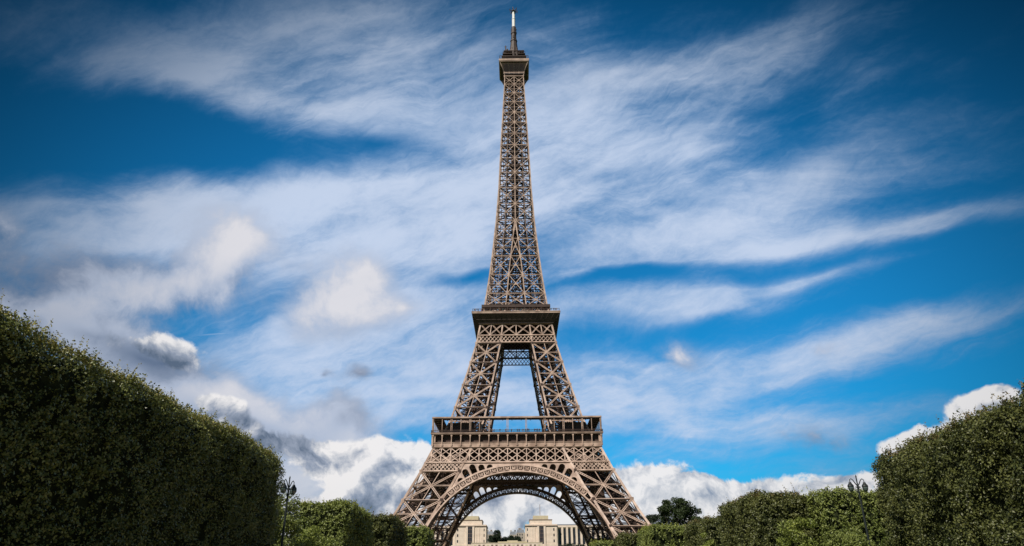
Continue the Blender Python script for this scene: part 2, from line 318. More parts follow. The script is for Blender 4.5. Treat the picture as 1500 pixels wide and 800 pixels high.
def legset(part, levels, zlo, zhi, gw, tw, nbr):
    for sx in (-1, 1):
        for sy in (-1, 1):
            def pt(kx, ky, z): return v3(sx*(W(z) if kx else I(z)), sy*(W(z) if ky else I(z)), z)
            # the part itself: floor frames inside the leg, tie girders and cross frames
            mm = M()
            for i, z in enumerate(levels):
                c = [pt(0, 0, z), pt(1, 0, z), pt(1, 1, z), pt(0, 1, z)]
                for k in range(4): truss(mm, c[k], c[(k+1) % 4], tw*1.0, (0, 0, 1), .18)
                truss(mm, c[0], c[2], tw*.8, (0, 0, 1), .16); truss(mm, c[1], c[3], tw*.8, (0, 0, 1), .16)
                if i < len(levels)-1:
                    z2 = levels[i+1]; zm = (z+z2)/2
                    c2 = [pt(0, 0, z2), pt(1, 0, z2), pt(1, 1, z2), pt(0, 1, z2)]; cm = [(p+q)/2 for p, q in zip(c, c2)]
                    mid = [(cm[k]+cm[(k+1) % 4])/2 for k in range(4)]
                    for k in range(4): mm.beam(mid[k], mid[(k+1) % 4], .3, .3); 
                    ctr0 = sum(c)/4; ctr2 = sum(c2)/4
                    for k in range(4): mm.beam(ctr0, cm[k], .22); mm.beam(ctr2, cm[k], .22)
            leg = mm.build(part, IRON_SHADED, tower)
            # four corner girders
            for kx in (0, 1):
                for ky in (0, 1):
                    g_ = M(); zs = [zlo]+[z for z in ZO+ZI if zlo < z < zhi]+[zhi]; zs = sorted(set(zs))
                    for z1, z2 in zip(zs[:-1], zs[1:]):
                        g_.beam(pt(kx, ky, z1), pt(kx, ky, z2+.02), gw, gw, (0, 1, 0))
                    g_.build('corner_girder', IRON, leg)
            # bracing of the four faces
            for face in range(4):
                f = M()
                if face == 0: A_, B_, n = (0, 1), (1, 1), (0, sy, .4)
                elif face == 1: A_, B_, n = (1, 0), (1, 1), (sx, 0, .4)
                elif face == 2: A_, B_, n = (0, 0), (1, 0), (0, -sy, .4)
                else: A_, B_, n = (0, 0), (0, 1), (-sx, 0, .4)
                outer = face < 2
                for i in range(len(levels)-1):
                    z1, z2 = levels[i], levels[i+1]
                    a1, b1, a2, b2 = pt(*A_, z1), pt(*B_, z1), pt(*A_, z2), pt(*B_, z2)
                    truss(f, a1, b2, tw, n, .26); truss(f, b1, a2, tw, n, .26)
                    truss(f, a2, b2, tw*.9, n, .24)
                    zm = (z1+z2)/2; am, bm = pt(*A_, zm), pt(*B_, zm)
                    truss(f, am, bm, tw*.6, n, .14)
                    if nbr: f.beam((a1+b1)/2, (a2+b2)/2, .28, .28, n)
                    ctr = (a1+b2+a2+b1)/4
                    if not outer:
                        for p_, q_ in ((a1, b1), (b1, b2), (b2, a2), (a2, a1)):
                            md = (p_+q_)/2; f.beam(md, (p_+ctr)/2, .2, .2, n); f.beam(md, (q_+ctr)/2, .2, .2, n)
                        for t_ in (.25, .75): f.beam(a1+(a2-a1)*t_, b1+(b2-b1)*t_, .18, .18, n)
                    plate(f, ctr, tw*1.35, tw*1.35, n, .42); 
                    for q in (a2, b2): plate(f, q, gw*1.55, gw*1.7, n, gw+.16)
                f.build('face_bracing', IRON if outer else IRON_SHADED, leg)
            # inclined lift track and zigzag stair inside
            tr = M(); z0, z1 = zlo, zhi
            nst = int((z1-z0)/1.6)
            for off in (-1, 1):
                pp = [v3(sx*((W(z)+I(z))/2+off*1.4), sy*((W(z)+I(z))/2), z) for z in np.linspace(z0, z1, 9)]
                for p, q in zip(pp[:-1], pp[1:]): tr.beam(p, q, .5, .9)
            for z in np.linspace(z0, z1, nst): 
                c = (W(z)+I(z))/2; tr.beam((sx*(c-1.4), sy*c, z), (sx*(c+1.4), sy*c, z), .22)
            tr.build('lift_track', IRON_SHADED, leg)
            stp = M(); z = z0+1; k = 0
            while z < z1-2.5:
                c = (W(z)*.72+I(z)*.28); d = (W(z)-I(z))*.18; s_ = 1 if k % 2 else -1; c2 = (W(z+2.4)*.72+I(z+2.4)*.28)
                stp.beam((sx*(c-d*s_), sy*(c-1), z), (sx*(c2+d*s_), sy*(c2-1), z+2.4), .9, .16)
                stp.beam((sx*(c-d*s_), sy*(c-1.5), z+1.0), (sx*(c2+d*s_), sy*(c2-1.5), z+3.4), .06, .06)
                z += 2.4; k += 1
            stp.build('staircase', IRON_SHADED, leg)
            if zlo < 5:
                for kx in (0, 1):
                    for ky in (0, 1):
                        p = pt(kx, ky, 2.2); ft = M()
                        ft.box(p[0]-2.6, p[0]+2.6, p[1]-2.6, p[1]+2.6, 0, 1.6); ft.box(p[0]-2.1, p[0]+2.1, p[1]-2.1, p[1]+2.1, 1.6, 2.6)
                        ft.build('stone_footing', STONE, leg)
legset('lower_leg', LOW, .4, 57.4, .85, .85, True)
legset('upper_leg', UP, 58.2, 115.9, .70, .70, True)

# spire above the second platform
ls = M()
for s_ in (-1, 1):
    for t_ in (-1, 1): ls.beam((s_*1.7, t_*1.7, 117), (s_*1.7, t_*1.7, 268), .42)
z = 118; k = 0
while z < 267:
    for s_ in (-1, 1):
        ls.beam((-1.7, s_*1.7, z), (1.7, s_*1.7, z), .25); ls.beam((s_*1.7, -1.7, z), (s_*1.7, 1.7, z), .25)
        ls.beam((-1.7, s_*1.7, z), (1.7, s_*1.7, z+2.5), .2); ls.beam((s_*1.7, -1.7, z), (s_*1.7, 1.7, z+2.5), .2)
        if z > 171: ls.box(-1.6, 1.6, s_*1.6-.04, s_*1.6+.04, z+.1, z+(2.3 if z > 200 else 1.5)); ls.box(s_*1.6-.04, s_*1.6+.04, -1.5, 1.5, z+.1, z+(2.2 if z > 200 else 1.5))
    z += 2.5; k += 1
spire = ls.build('spire', IRON_SHADED, tower)
for i, z in enumerate(SHAFT):                       # one lattice floor at every node level
    w = W(z); mm = M()
    for s_ in (-1, 1):
        mm.beam((-w, s_*w*.5, z), (w, s_*w*.5, z), .34, .4); mm.beam((s_*w*.5, -w, z), (s_*w*.5, w, z), .34, .42)
        mm.beam((-w, s_*w*.8, z), (w, s_*w*.8, z), .3, .38); mm.beam((s_*w*.8, -w, z), (s_*w*.8, w, z), .3, .36)
    mm.beam((-w, -w, z), (w, w, z), .3, .44); mm.beam((-w, w, z), (w, -w, z), .3, .46); mm.beam((-w, 0, z), (w, 0, z), .5, .5); mm.beam((0, -w, z), (0, w, z), .5, .48)
    mm.build('floor_frame', IRON_SHADED, spire)
for sx in (-1, 1):
    for sy in (-1, 1):
        g_ = M(); zs = sorted(set([117.2]+[z for z in ZO if 117.2 < z < 276]+[275]))
        for z1, z2 in zip(zs[:-1], zs[1:]):
            k = float(np.interp(z1, [117, 180, 276], [.72, .56, .46]))
            g_.beam((sx*W(z1), sy*W(z1), z1), (sx*W(z2), sy*W(z2), z2), k, k, (0, 1, 0))
        g_.build('corner_girder', IRON, spire)
for k4 in range(4):
    f = M(); inn = M()
    for i in range(len(SHAFT)-1):
        z1, z2 = SHAFT[i], SHAFT[i+1]; w1, w2, i1, i2 = W(z1), W(z2), I(z1), I(z2)
        tw = float(np.interp(z1, [117, 180, 266], [.36, .30, .25]))
        n = (0, -1, .08)
        def q(x, z, w=None): return v3(x, -(W(z) if w is None else w), z)
        def X(m_, xa1, xb1, xa2, xb2, dep=0, t=tw, pl=True):
            wa, wb = W(z1)-dep, W(z2)-dep
            m_.beam(q(xa1, z1, wa), q(xb2, z2, wb), t, .25, n); m_.beam(q(xb1, z1, wa), q(xa2, z2, wb), t, .27, n)
            if pl: plate(m_, (q(xa1, z1, wa)+q(xb2, z2, wb)+q(xb1, z1, wa)+q(xa2, z2, wb))/4, t*2.0, t*2.0, n, .34)
        if z1 < 169.5:
            X(f, -w1, -i1, -w2, -i2); X(f, i1, w1, i2, w2); X(f, -i1, i1, -i2, i2, pl=i2 > .5)
            for s_ in (-1, 1):
                f.beam(q(s_*i1, z1), q(s_*i2, z2), tw*1.35, .4, n)
                plate(f, q(s_*i2, z2), tw*2.6, tw*2.6, n, .5)
            # inner faces of the four merging legs
            for s_ in (-1, 1):
                a1, b1 = v3(s_*w1, -i1, z1), v3(s_*i1, -i1, z1); a2, b2 = v3(s_*w2, -i2, z2), v3(s_*i2, -i2, z2)
                inn.beam(a1, b2, .3); inn.beam(b1, a2, .3); inn.beam(a2, b2, .3)
            inn.beam((-i1, -i1, z1), (-i2, -i2, z2), .5)
        else:
            X(f, -w1, 0, -w2, 0); X(f, 0, w1, 0, w2)
            f.beam(q(0, z1), q(0, z2), tw*1.35, .4, n); plate(f, q(0, z2), tw*2.5, tw*2.5, n, .5)
        zm = (z1+z2)/2
        truss(f, q(-w2, z2), q(w2, z2), tw*1.3, n, .14)
        f.beam(q(-W(zm), zm), q(W(zm), zm), tw*.45, .14, n)
        f.beam(q(-(w1+i1)/2, z1), q(-(w2+i2)/2, z2), tw*.4, .12, n); f.beam(q((w1+i1)/2, z1), q((w2+i2)/2, z2), tw*.4, .12, n)
        # secondary inner frames behind the face
        m_ = .55*w1; m2 = .55*w2
        kt = float(np.interp(z1, [117, 170, 200], [.2, .3, .55]))
        inn.beam((-m_, -m_, z1), (m2, -m2, z2), kt); inn.beam((m_, -m_, z1), (-m2, -m2, z2), kt); inn.beam((-m_, -m_, z1), (-m2, -m2, z2), .3)
        inn.beam((-m2, -m2, zm), (-W(zm), -W(zm), zm), .22); inn.beam((-m2, -m2, z2), (m2, -m2, z2), .25)
    f.build('face_bracing', IRON, spire, rot=k4); inn.build('inner_bracing', IRON_SHADED, spire, rot=k4)
st_ = M(); z = 118; k = 0
while z < 262:
    s_ = 1 if k % 2 else -1; st_.beam((-1.4*s_, .5, z), (1.4*s_, .5, z+2.0), .9, .2); st_.box(s_*1.4-.6, s_*1.4+.6, -1.2, 1.2, z+1.95, z+2.05); z += 2.0; k += 1
st_.build('staircase', IRON_SHADED, spire)

# great arches between the legs, each in the sloping plane of its face
ZC, R0, R1 = 5.0, 37.1, 40.0
def fp(x, z, off=0.0): return v3(x, -(W(z)+off), z)
def pol(r, th, off=0.0): return fp(r*math.sin(th), ZC+r*math.cos(th), off)
FN = v3(0, -1, .45)
def band(mm, ra, rb, t0, t1, n, off, thick):
    """solid curved strip between radii ra and rb"""
    th = np.linspace(t0, t1, n); v = []; f = []
    for t in th:
        for r in (ra, rb):
            for o_ in (off+thick/2, off-thick/2): v.append(pol(r, t, o_))
    for i in range(n-1):
        b = i*4; c = b+4
        f += [(b, b+2, c+2, c), (b+1, c+1, c+3, b+3), (b, c, c+1, b+1), (b+2, b+3, c+3, c+2)]
    f += [(0, 1, 3, 2), ((n-1)*4, (n-1)*4+2, (n-1)*4+3, (n-1)*4+1)]
    mm.ex.append(np.array(v)); mm.exf.append(np.array(f))
def arch_limit(t):        # how far out the ring may reach before it meets the leg
    r = R1
    while r > R0+.7 and abs(r*math.sin(t)) > I(ZC+r*math.cos(t))+.2: r -= .1
    return r
for k4 in range(4):
    am = M(); TM = R_(88)
    band(am, R0, R0+.55, -TM, TM, 90, .1, .8)
    band(am, R0+.2, R0+.42, -TM, TM, 90, -2.0, 4.0)          # narrow soffit web
    tt = R_(50)
    band(am, R1-.45, R1+.15, -tt, tt, 60, .1, .8)
    npan = 44
    for i in range(-npan, npan+1):
        t = i*R_(2.0)*1.98/2*1.0; t = i*R_(1.98)
        if abs(t) > TM: continue
        rl = arch_limit(t)
        if i % 2 == 0:
            am.beam(pol(R0+.4, t, .05), pol(rl, t, .05), .42, .6, FN)
            if rl > R1-.2:
                t2 = t+R_(3.96)
                if arch_limit(t2) > R1-.2:
                    a1, a2, b1, b2 = pol(R0+.7, t+R_(.35), 0), pol(R1-.6, t+R_(.35), 0), pol(R0+.7, t2-R_(.35), 0), pol(R1-.6, t2-R_(.35), 0)
                    am.beam(a1, b2, .22, .2, FN); am.beam(b1, a2, .22, .22, FN)
                    tm = t+R_(1.98); 
                    for j in range(8):
                        p = j*math.pi/4; p2 = (j+1)*math.pi/4; rc = (R0+R1)/2+.1; rr = .62
                        am.beam(pol(rc+rr*math.cos(p), tm+rr*math.sin(p)/rc, 0), pol(rc+rr*math.cos(p2), tm+rr*math.sin(p2)/rc, 0), .2, .3, FN)
    arch = am.build('arch', IRON, tower, rot=k4)
    bk = M()                                                    # the deep box behind the front ring
    for off in (-2.2, -4.4):
        band(bk, R0+.1, R0+.5, -TM, TM, 80, off, .3); band(bk, R1+.0, R1+.4, -TM, TM, 80, off, .3)
        for i in range(-40, 41):
            t = i*R_(2.2)
            bk.beam(pol(R0+.3, t, off), pol(R1+.2, t, off), .26, .26, FN)
            bk.beam(pol(R0+.3, t, off), pol(R1+.2, t+R_(2.2), off), .18, .18, FN)
    for i in range(-40, 41):
        t = i*R_(2.2)
        for r in (R0+.25, R1+.25):
            bk.beam(pol(r, t, 0), pol(r, t, -4.4), .3, .3, (0, 0, 1)); bk.beam(pol(r, t, 0), pol(r, t+R_(2.2), -4.4), .18, .18, (0, 0, 1)); bk.beam(pol(r, t, -4.4), pol(r, t+R_(2.2), 0), .18, .18, (0, 0, 1))
    bk.build('arch_inner_rib', IRON_SHADED, arch, rot=k4)
    # spandrel plate with its arcade of round headed openings
    st = .13; XS = np.arange(-27, 27, st); ZS = np.arange(32, 46.0, st)
    cxs, czs = np.meshgrid(XS+st/2, ZS+st/2)
    r = np.hypot(cxs, czs-ZC); th = np.arctan2(cxs, czs-ZC)
    Iz = np.interp(czs, ZI, WI)
    ok = (r > R1+.05) & (np.abs(cxs) < Iz-.2) & (czs < 45.95)
    pitch = R_(4.5)
    kk = np.round(th/pitch-.5)+.5; dth = th-kk*pitch; 
    rmax = {}
    for kv in np.unique(kk):
        t = kv*pitch; rr = R1
        while ZC+rr*math.cos(t) < 45.1 and abs(rr*math.sin(t)) < I(ZC+rr*math.cos(t))-1.5: rr += .05
        rmax[kv] = rr
    RM = np.vectorize(rmax.get)(kk); hw = 1.2
    lat = np.abs(dth)*r; cap = RM-hw
    hole = (lat < hw) & (r > R1+.3) & ((r < cap) | (np.hypot(lat, r-cap) < hw)) & (RM > R1+1.0)
    mask = ok & ~hole
    js, is_ = np.nonzero(mask)
    H_, W_ = mask.shape
    vid = -np.ones((H_+1, W_+1), int); used = np.zeros((H_+1, W_+1), bool)
    for dj in (0, 1):
        for di in (0, 1): used[js+dj, is_+di] = True
    uj, ui = np.nonzero(used); vid[uj, ui] = np.arange(len(uj)); nv = len(uj)
    vx = XS[0]+ui*st; vz = ZS[0]+uj*st; wz = np.interp(vz, ZO, WO)
    Vf = np.stack([vx, -(wz+.12), vz], 1); Vb = np.stack([vx, -(wz-.25), vz], 1)
    f1 = np.stack([vid[js, is_], vid[js, is_+1], vid[js+1, is_+1], vid[js+1, is_]], 1)
    Fs = [f1, f1[:, ::-1]+nv]
    for dj, di, e0, e1 in ((-1, 0, 0, 1), (1, 0, 2, 3), (0, -1, 3, 0), (0, 1, 1, 2)):
        nj, ni = js+dj, is_+di; inb = (nj >= 0) & (nj < H_) & (ni >= 0) & (ni < W_)
        open_ = ~inb; open_[inb] = ~mask[nj[inb], ni[inb]]
        ee = f1[open_]; Fs.append(np.stack([ee[:, e1], ee[:, e0], ee[:, e0]+nv, ee[:, e1]+nv], 1))
    sp_ = M(); sp_.ex.append(np.concatenate([Vf, Vb])); sp_.exf.append(np.concatenate(Fs))
    sp_.build('spandrel_plate', IRON, arch, rot=k4)

# lattice belts under both platforms
def clipbeam(m_, xa, za, xb, zb, lo, hi, off, w, h):
    ts = np.linspace(0, 1, 41); xx = xa+(xb-xa)*ts; zz = za+(zb-za)*ts
    okk = [(lo(z_)-1e-6 <= x_ <= hi(z_)+1e-6) for x_, z_ in zip(xx, zz)]
    idx = [i for i, o_ in enumerate(okk) if o_]
    if len(idx) < 3: return
    i0, i1 = idx[0], idx[-1]
    m_.beam(fp(xx[i0], zz[i0], off), fp(xx[i1], zz[i1], off), w, h, FN)
def fine(m_, z0, z1, lo, hi, pitch, w, off, run=None):
    H_ = z1-z0; run = run or H_; x = -45-run
    x = math.floor(-45/pitch)*pitch
    while x < 45:
        clipbeam(m_, x, z0, x+run, z1, lo, hi, off, w, .14); clipbeam(m_, x+run, z0, x, z1, lo, hi, off+.02, w, .16); x += pitch
def chord(m_, z_, lo, hi, h, d, off): m_.beam(fp(lo(z_), z_, off), fp(hi(z_), z_, off), d, h, (0, 0, 1)) if False else m_.beam(fp(lo(z_), z_, off), fp(hi(z_), z_, off), h, d, FN)
negW = lambda z: -W(z); posW = lambda z: W(z); negI = lambda z: -I(z); posI = lambda z: I(z)
for k4 in range(4):
    b = M(); B_ = 3.87
    for off, sc_ in ((.28, 1.0),):
        for i in range(-9, 10):
            x = i*B_; clipbeam(b, x, 46.1, x, 52.3, negW, posW, off, .38, .3)
        for i in range(-10, 10):
            x = i*B_; zm = 49.2
            for (za, zb) in ((46.2, zm), (zm, 52.2)):
                clipbeam(b, x, za, x+B_, zb, negW, posW, off, .34, .2); clipbeam(b, x+B_, za, x, zb, negW, posW, off+.02, .34, .22)
        chord(b, 46.0, negW, posW, .55, .7, off); chord(b, 52.35, negW, posW, .5, .7, off)
    for lo, hi in ((negW, negI), (posI, posW)):
        fine(b, 42.7, 45.6, lo, hi, 1.55, .27, .25, run=2.9*.95)
        chord(b, 42.45, lo, hi, .5, .7, .25)
    belt = b.build('lattice_belt', IRON, tower, rot=k4)
    b2 = M()                                                      # inner plane of the same box girder
    for i in range(-9, 9):
        x = i*B_
        for dd in (4.2, 15.2):
            if abs(x+B_/2) > W(49)-dd: continue
            b2.beam(fp(x, 46.2, -dd), fp(x+B_, 52.2, -dd), .4, .2, FN); b2.beam(fp(x+B_, 46.2, -dd), fp(x, 52.2, -dd), .4, .22, FN); b2.beam(fp(x, 46, -dd), fp(x, 57, -dd), .35, .3, FN)
    for dd in (4.2, 15.2):
        w_ = W(49)-1.0
        for zz in (46.1, 52.2): b2.beam(fp(-w_+dd*.6, zz, -dd), fp(w_-dd*.6, zz, -dd), .6, .6, FN)
    for i in range(-7, 8):
        x = i*B_; b2.beam(fp(x, 52.2, 0), fp(x, 52.2, -15.2), .35, .5); b2.beam(fp(x, 46.1, 0), fp(x, 46.1, -15.2), .3, .3)
        if i < 7: b2.beam(fp(x, 46.1, 0), fp(x+B_, 46.1, -7), .2); b2.beam(fp(x+B_, 46.1, -7), fp(x, 46.1, -15), .2)
    b2.build('belt_inner_frame', IRON_SHADED, belt, rot=k4)
    c = M()
    bounds1 = lambda z: [-W(z), -(W(z)+I(z))/2, -I(z), 0, I(z), (W(z)+I(z))/2, W(z)]
    for xa1, xb1, xa2, xb2 in zip(bounds1(106.6)[:-1], bounds1(106.6)[1:], bounds1(112.2)[:-1], bounds1(112.2)[1:]):
        truss(c, fp(xa1, 106.6, .2), fp(xb2, 112.2, .2), .55, FN, .16); truss(c, fp(xb1, 106.6, .2), fp(xa2, 112.2, .2), .55, FN, .16)
        plate(c, fp((xa1+xb1+xa2+xb2)/4, 109.4, .2), .8, .8, FN, .4)
    for i in range(7): c.beam(fp(bounds1(106.6)[i], 106.4, .22), fp(bounds1(112.2)[i], 112.3, .22), .6 if i in (0, 2, 4, 6) else .4, .5, FN)
    for zz, h_ in ((102.7, .45), (106.3, .5), (112.3, .4)): chord(c, zz, negW, posW, h_, .6, .25)
    fine(c, 102.9, 106.1, negW, posW, 1.75, .27, .22, run=2.62)
    cb = c.build('upper_lattice_belt', IRON, tower, rot=k4)
    c2 = M()
    for zz in (102.8, 106.2, 112): c2.beam((-I(zz)-9, -I(zz)-.2, zz), (I(zz)+9, -I(zz)-.2, zz), .45, .5)
    x = -16.0
    while x < 14:
        c2.beam((x, -I(104)-.2, 102.9), (x+3.2, -I(104)-.2, 106.1), .26, .14, (0, 1, 0)); c2.beam((x+3.2, -I(104)-.18, 102.9), (x, -I(104)-.18, 106.1), .26, .14, (0, 1, 0)); x += 1.6
    for x in np.linspace(-16, 16, 14): c2.beam((x, -I(106)-.2, 106.2), (x, -W(112)+.5, 112), .25); c2.beam((x, -I(112), 112), (x, -W(112), 112), .3)
    c2.build('belt_inner_frame', IRON_SHADED, cb, rot=k4)

def ring(m_, wo_, wi_, z0, z1):
    m_.box(-wo_, wo_, -wo_, -wi_, z0, z1); m_.box(-wo_, wo_, wi_, wo_, z0, z1)
    m_.box(-wo_, -wi_, -wi_+.003, wi_-.003, z0, z1); m_.box(wi_, wo_, -wi_+.003, wi_-.003, z0, z1)
# first platform
d = M(); ring(d, 34.9, 14.0, 57.45, 57.95)
for x in np.arange(-32, 33, 3.87): 
    for s_ in (-1, 1): d.box(x-.2, x+.2, s_*24-10, s_*24+9.6, 56.2, 57.44)
first = d.build('first_platform', IRON_SHADED, tower)
fr = M(); ring(fr, 34.75, 33.9, 52.7, 54.3); ring(fr, 34.95, 33.8, 54.3, 54.5); ring(fr, 35.0, 33.8, 52.45, 52.7); fr.build('frieze', IRON, first)
iw = M(); ring(iw, 15.3, 14.9, 47.6, 57.44)
for x in np.arange(-15, 15.1, 1.2):
    for s_ in (-1, 1): iw.box(x-.12, x+.12, s_*15.1-.1, s_*15.1+.1, 46.0, 47.59); iw.box(s_*15.1-.1, s_*15.1+.1, x-.12, x+.12, 46.0, 47.59)
ring(iw, 15.35, 14.85, 45.8, 46.0)
for y in np.arange(17.5, 34, 2.6):
    for s_ in (-1, 1): iw.box(-y, y, s_*y-.2, s_*y+.2, 46.05, 46.40); iw.box(s_*y-.2, s_*y+.2, -y+.25, y-.25, 46.05, 46.38)
iw.build('inner_girder', IRON_SHADED, first)
sf = M(); ring(sf, 33.8, 15.32, 52.5, 52.66)
for x in np.arange(-30, 31, 2.2):
    for s_ in (-1, 1): sf.box(x-.1, x+.1, *sorted((s_*15.4, s_*33)), 51.9, 52.49); sf.box(*sorted((s_*15.4, s_*33)), x-.1, x+.1, 51.95, 52.48)
sf.build('soffit', IRON_SHADED, first)
fw = M(); ring(fw, 33.6, 33.3, 54.45, 57.4); fw.build('gallery_wall', IRON_SHADED, first)
co = M(); ring(co, 35.6, 33.2, 57.96, 58.25); ring(co, 35.35, 33.2, 57.6, 57.955); co.build('cornice', IRON, first)
for k4 in range(4):
    for i in range(-9, 10):
        br = M(); x = i*3.87*.995
        br.beam((x, -35.0, 53.2), (x, -35.05, 57.6), .36, .36, (0, 1, 0)); br.box(x-.35, x+.35, -35.25, -34.8, 56.9, 57.5); br.box(x-.3, x+.3, -35.2, -34.76, 53.0, 53.9)
        br.box(x-.12, x+.12, -34.9, -33.6, 54.6, 57.4)
        br.build('gallery_bracket', IRON, first, rot=k4)
    ra = M(); ra.beam((-35.4, -35.4, 59.35), (35.4, -35.4, 59.35), .14, .14); ra.beam((-35.4, -35.4, 58.4), (35.4, -35.4, 58.4), .12, .12)
    x = -35.3
    while x < 35.3: ra.beam((x, -35.4, 58.3), (x+.55, -35.4, 59.3), .08, .06, (0, 1, 0)); ra.beam((x+.55, -35.38, 58.3), (x, -35.38, 59.3), .08, .06, (0, 1, 0)); x += .55
    ra.build('railing', IRON_SHADED, first, rot=k4)
    for x in (-34.8, -31, -27.1, -23.2, -19.35, -15.5, -11.6, -3.87, 3.87, 11.6, 15.5, 19.35, 23.2, 27.1, 31, 34.8):
        po = M(); major = abs(round(x/3.87)) % 2 == 1
        if major: po.box(x-.36, x-.14, -34.95, -34.7, 58.25, 64.2); po.box(x+.14, x+.36, -34.95, -34.7, 58.25, 64.2); po.box(x-.4, x+.4, -34.98, -34.68, 60.9, 61.05)
        else: po.box(x-.11, x+.11, -34.95, -34.72, 58.25, 64.2)
        po.build('gallery_post', IRON, first, rot=k4)
ca = M(); ring(ca, 35.0, 30.8, 64.35, 64.75); ring(ca, 35.15, 34.5, 64.75, 64.95); ring(ca, 34.98, 34.75, 64.05, 64.35)
for k in np.arange(-33, 34, 3.87): 
    for s_ in (-1, 1): ca.box(k-.12, k+.12, s_*32.9-1.9, s_*32.9+1.8, 64.0, 64.34); ca.box(s_*32.9-1.9, s_*32.9+1.8, k-.12, k+.12, 64.0, 64.33)
cpy = ca.build('gallery_canopy', IRON_D, first); cf_ = M(); ring(cf_, 35.25, 35.01, 64.35, 64.95); cf_.build('canopy_fascia', IRON, cpy)  # canopy darker than its fascia: underside shade put into the colour
for s_ in (-1, 1):
    pv = M(); xa, xb = sorted((s_*16.5, s_*30.5)); pv.box(xa, xb, -13, 13, 57.96, 62.6); pv.box(xa-.5, xb+.5, -13.5, 13.5, 62.6, 62.9)
    p_ = pv.build('pavilion', REDW, first)
    for s2 in (-1, 1):
        gl = M(); 
        for i in range(6): xx = xa+1+i*2.05; gl.box(xx, xx+1.7, s2*13.02-.04, s2*13.02+.04, 58.6, 61.9)
        gl.build('window_row', GLASS, p_)
for sx in (-1, 1):
    for sy in (-1, 1):
        bk_ = M(); bk_.box(*sorted((sx*18, sx*29)), *sorted((sy*29.2, sy*30.4)), 57.96, 63.4); bk_.build('gallery_screen', IRON_D, first)
# second platform
d = M(); ring(d, 19.8, 7.0, 115.9, 116.3)
for x in np.arange(-18, 18.1, 3): d.box(x-.15, x+.15, -19, 19, 114.6, 115.89)
second = d.build('second_platform', IRON_SHADED, tower)
ri = M(); ring(ri, 20.6, 19.2, 116.32, 117.25); ring(ri, 20.75, 20.4, 117.0, 117.3); ri.build('cornice', IRON, second)
for k4 in range(4):
    fs = M(); cs = [(-17.35, 112.35), (17.35, 112.35), (20.45, 116.3), (-20.45, 116.3)]
    v_ = [(x, -(17.35 if z < 114 else 20.45), z) for x, z in cs]+[(x*.985, -(17.1 if z < 114 else 20.1), z+.02) for x, z in cs]
    fs.ex.append(np.array(v_)); fs.exf.append(np.array([(0, 1, 2, 3), (7, 6, 5, 4), (0, 4, 5, 1), (2, 6, 7, 3), (1, 5, 6, 2), (3, 7, 4, 0)]))
    for i in range(-8, 9):
        x = i/8; fs.beam((x*17.3, -17.5, 112.4), (x*20.3, -20.5, 116.2), .2, .24, (0, 1, 0))
    fs.beam((-17.5, -17.6, 112.5), (17.5, -17.6, 112.5), .3, .3); fs.beam((-18.6, -18.75, 113.9), (18.6, -18.75, 113.9), .14, .14)
    fs.build('fascia', IRON_D, second, rot=k4)  # dark iron carries the shade of the down-facing slope in its colour
    ra = M(); ra.beam((-20.3, -20.3, 118.6), (20.3, -20.3, 118.6), .14, .14)
    for x in np.arange(-20.2, 20.3, .7): ra.beam((x, -20.3, 117.25), (x, -20.3, 118.6), .07, .07, (0, 1, 0))
    ra.build('railing', IRON_SHADED, second, rot=k4)
sf = M(); ring(sf, 17.0, 6.2, 112.42, 112.55)
for x in np.arange(-14, 15, 2):
    for s_ in (-1, 1): sf.box(x-.1, x+.1, *sorted((s_*7, s_*16.5)), 111.9, 112.41); sf.box(*sorted((s_*7, s_*16.5)), x-.1, x+.1, 111.95, 112.40)
ring(sf, 6.2, 5.9, 107.4, 112.41)
sf.build('soffit', IRON_SHADED, second)
u2 = M(); ring(u2, 16.3, 13.0, 120.9, 121.2); ring(u2, 16.3, 16.1, 121.2, 122.3)
for x in np.arange(-16, 16.1, 4):
    for s_ in (-1, 1): u2.box(x-.12, x+.12, s_*16.1-.12, s_*16.1+.12, 117.3, 120.9); u2.box(s_*16.0-.11, s_*16.0+.11, x-.1, x+.1, 117.3, 120.89)
u2.build('upper_gallery', IRON_SHADED, second)
kb = M(); kb.box(-8.5, -2.6, -11.5, -3, 117.3, 124.6); kb.box(-9, -2.2, -12, -2.6, 124.6, 124.95); kb.box(2.6, 8.0, -11, -3, 117.3, 122.6); kb.box(2.2, 8.5, -11.5, -2.6, 122.6, 122.9); kb.build('lift_house', IRON, second)
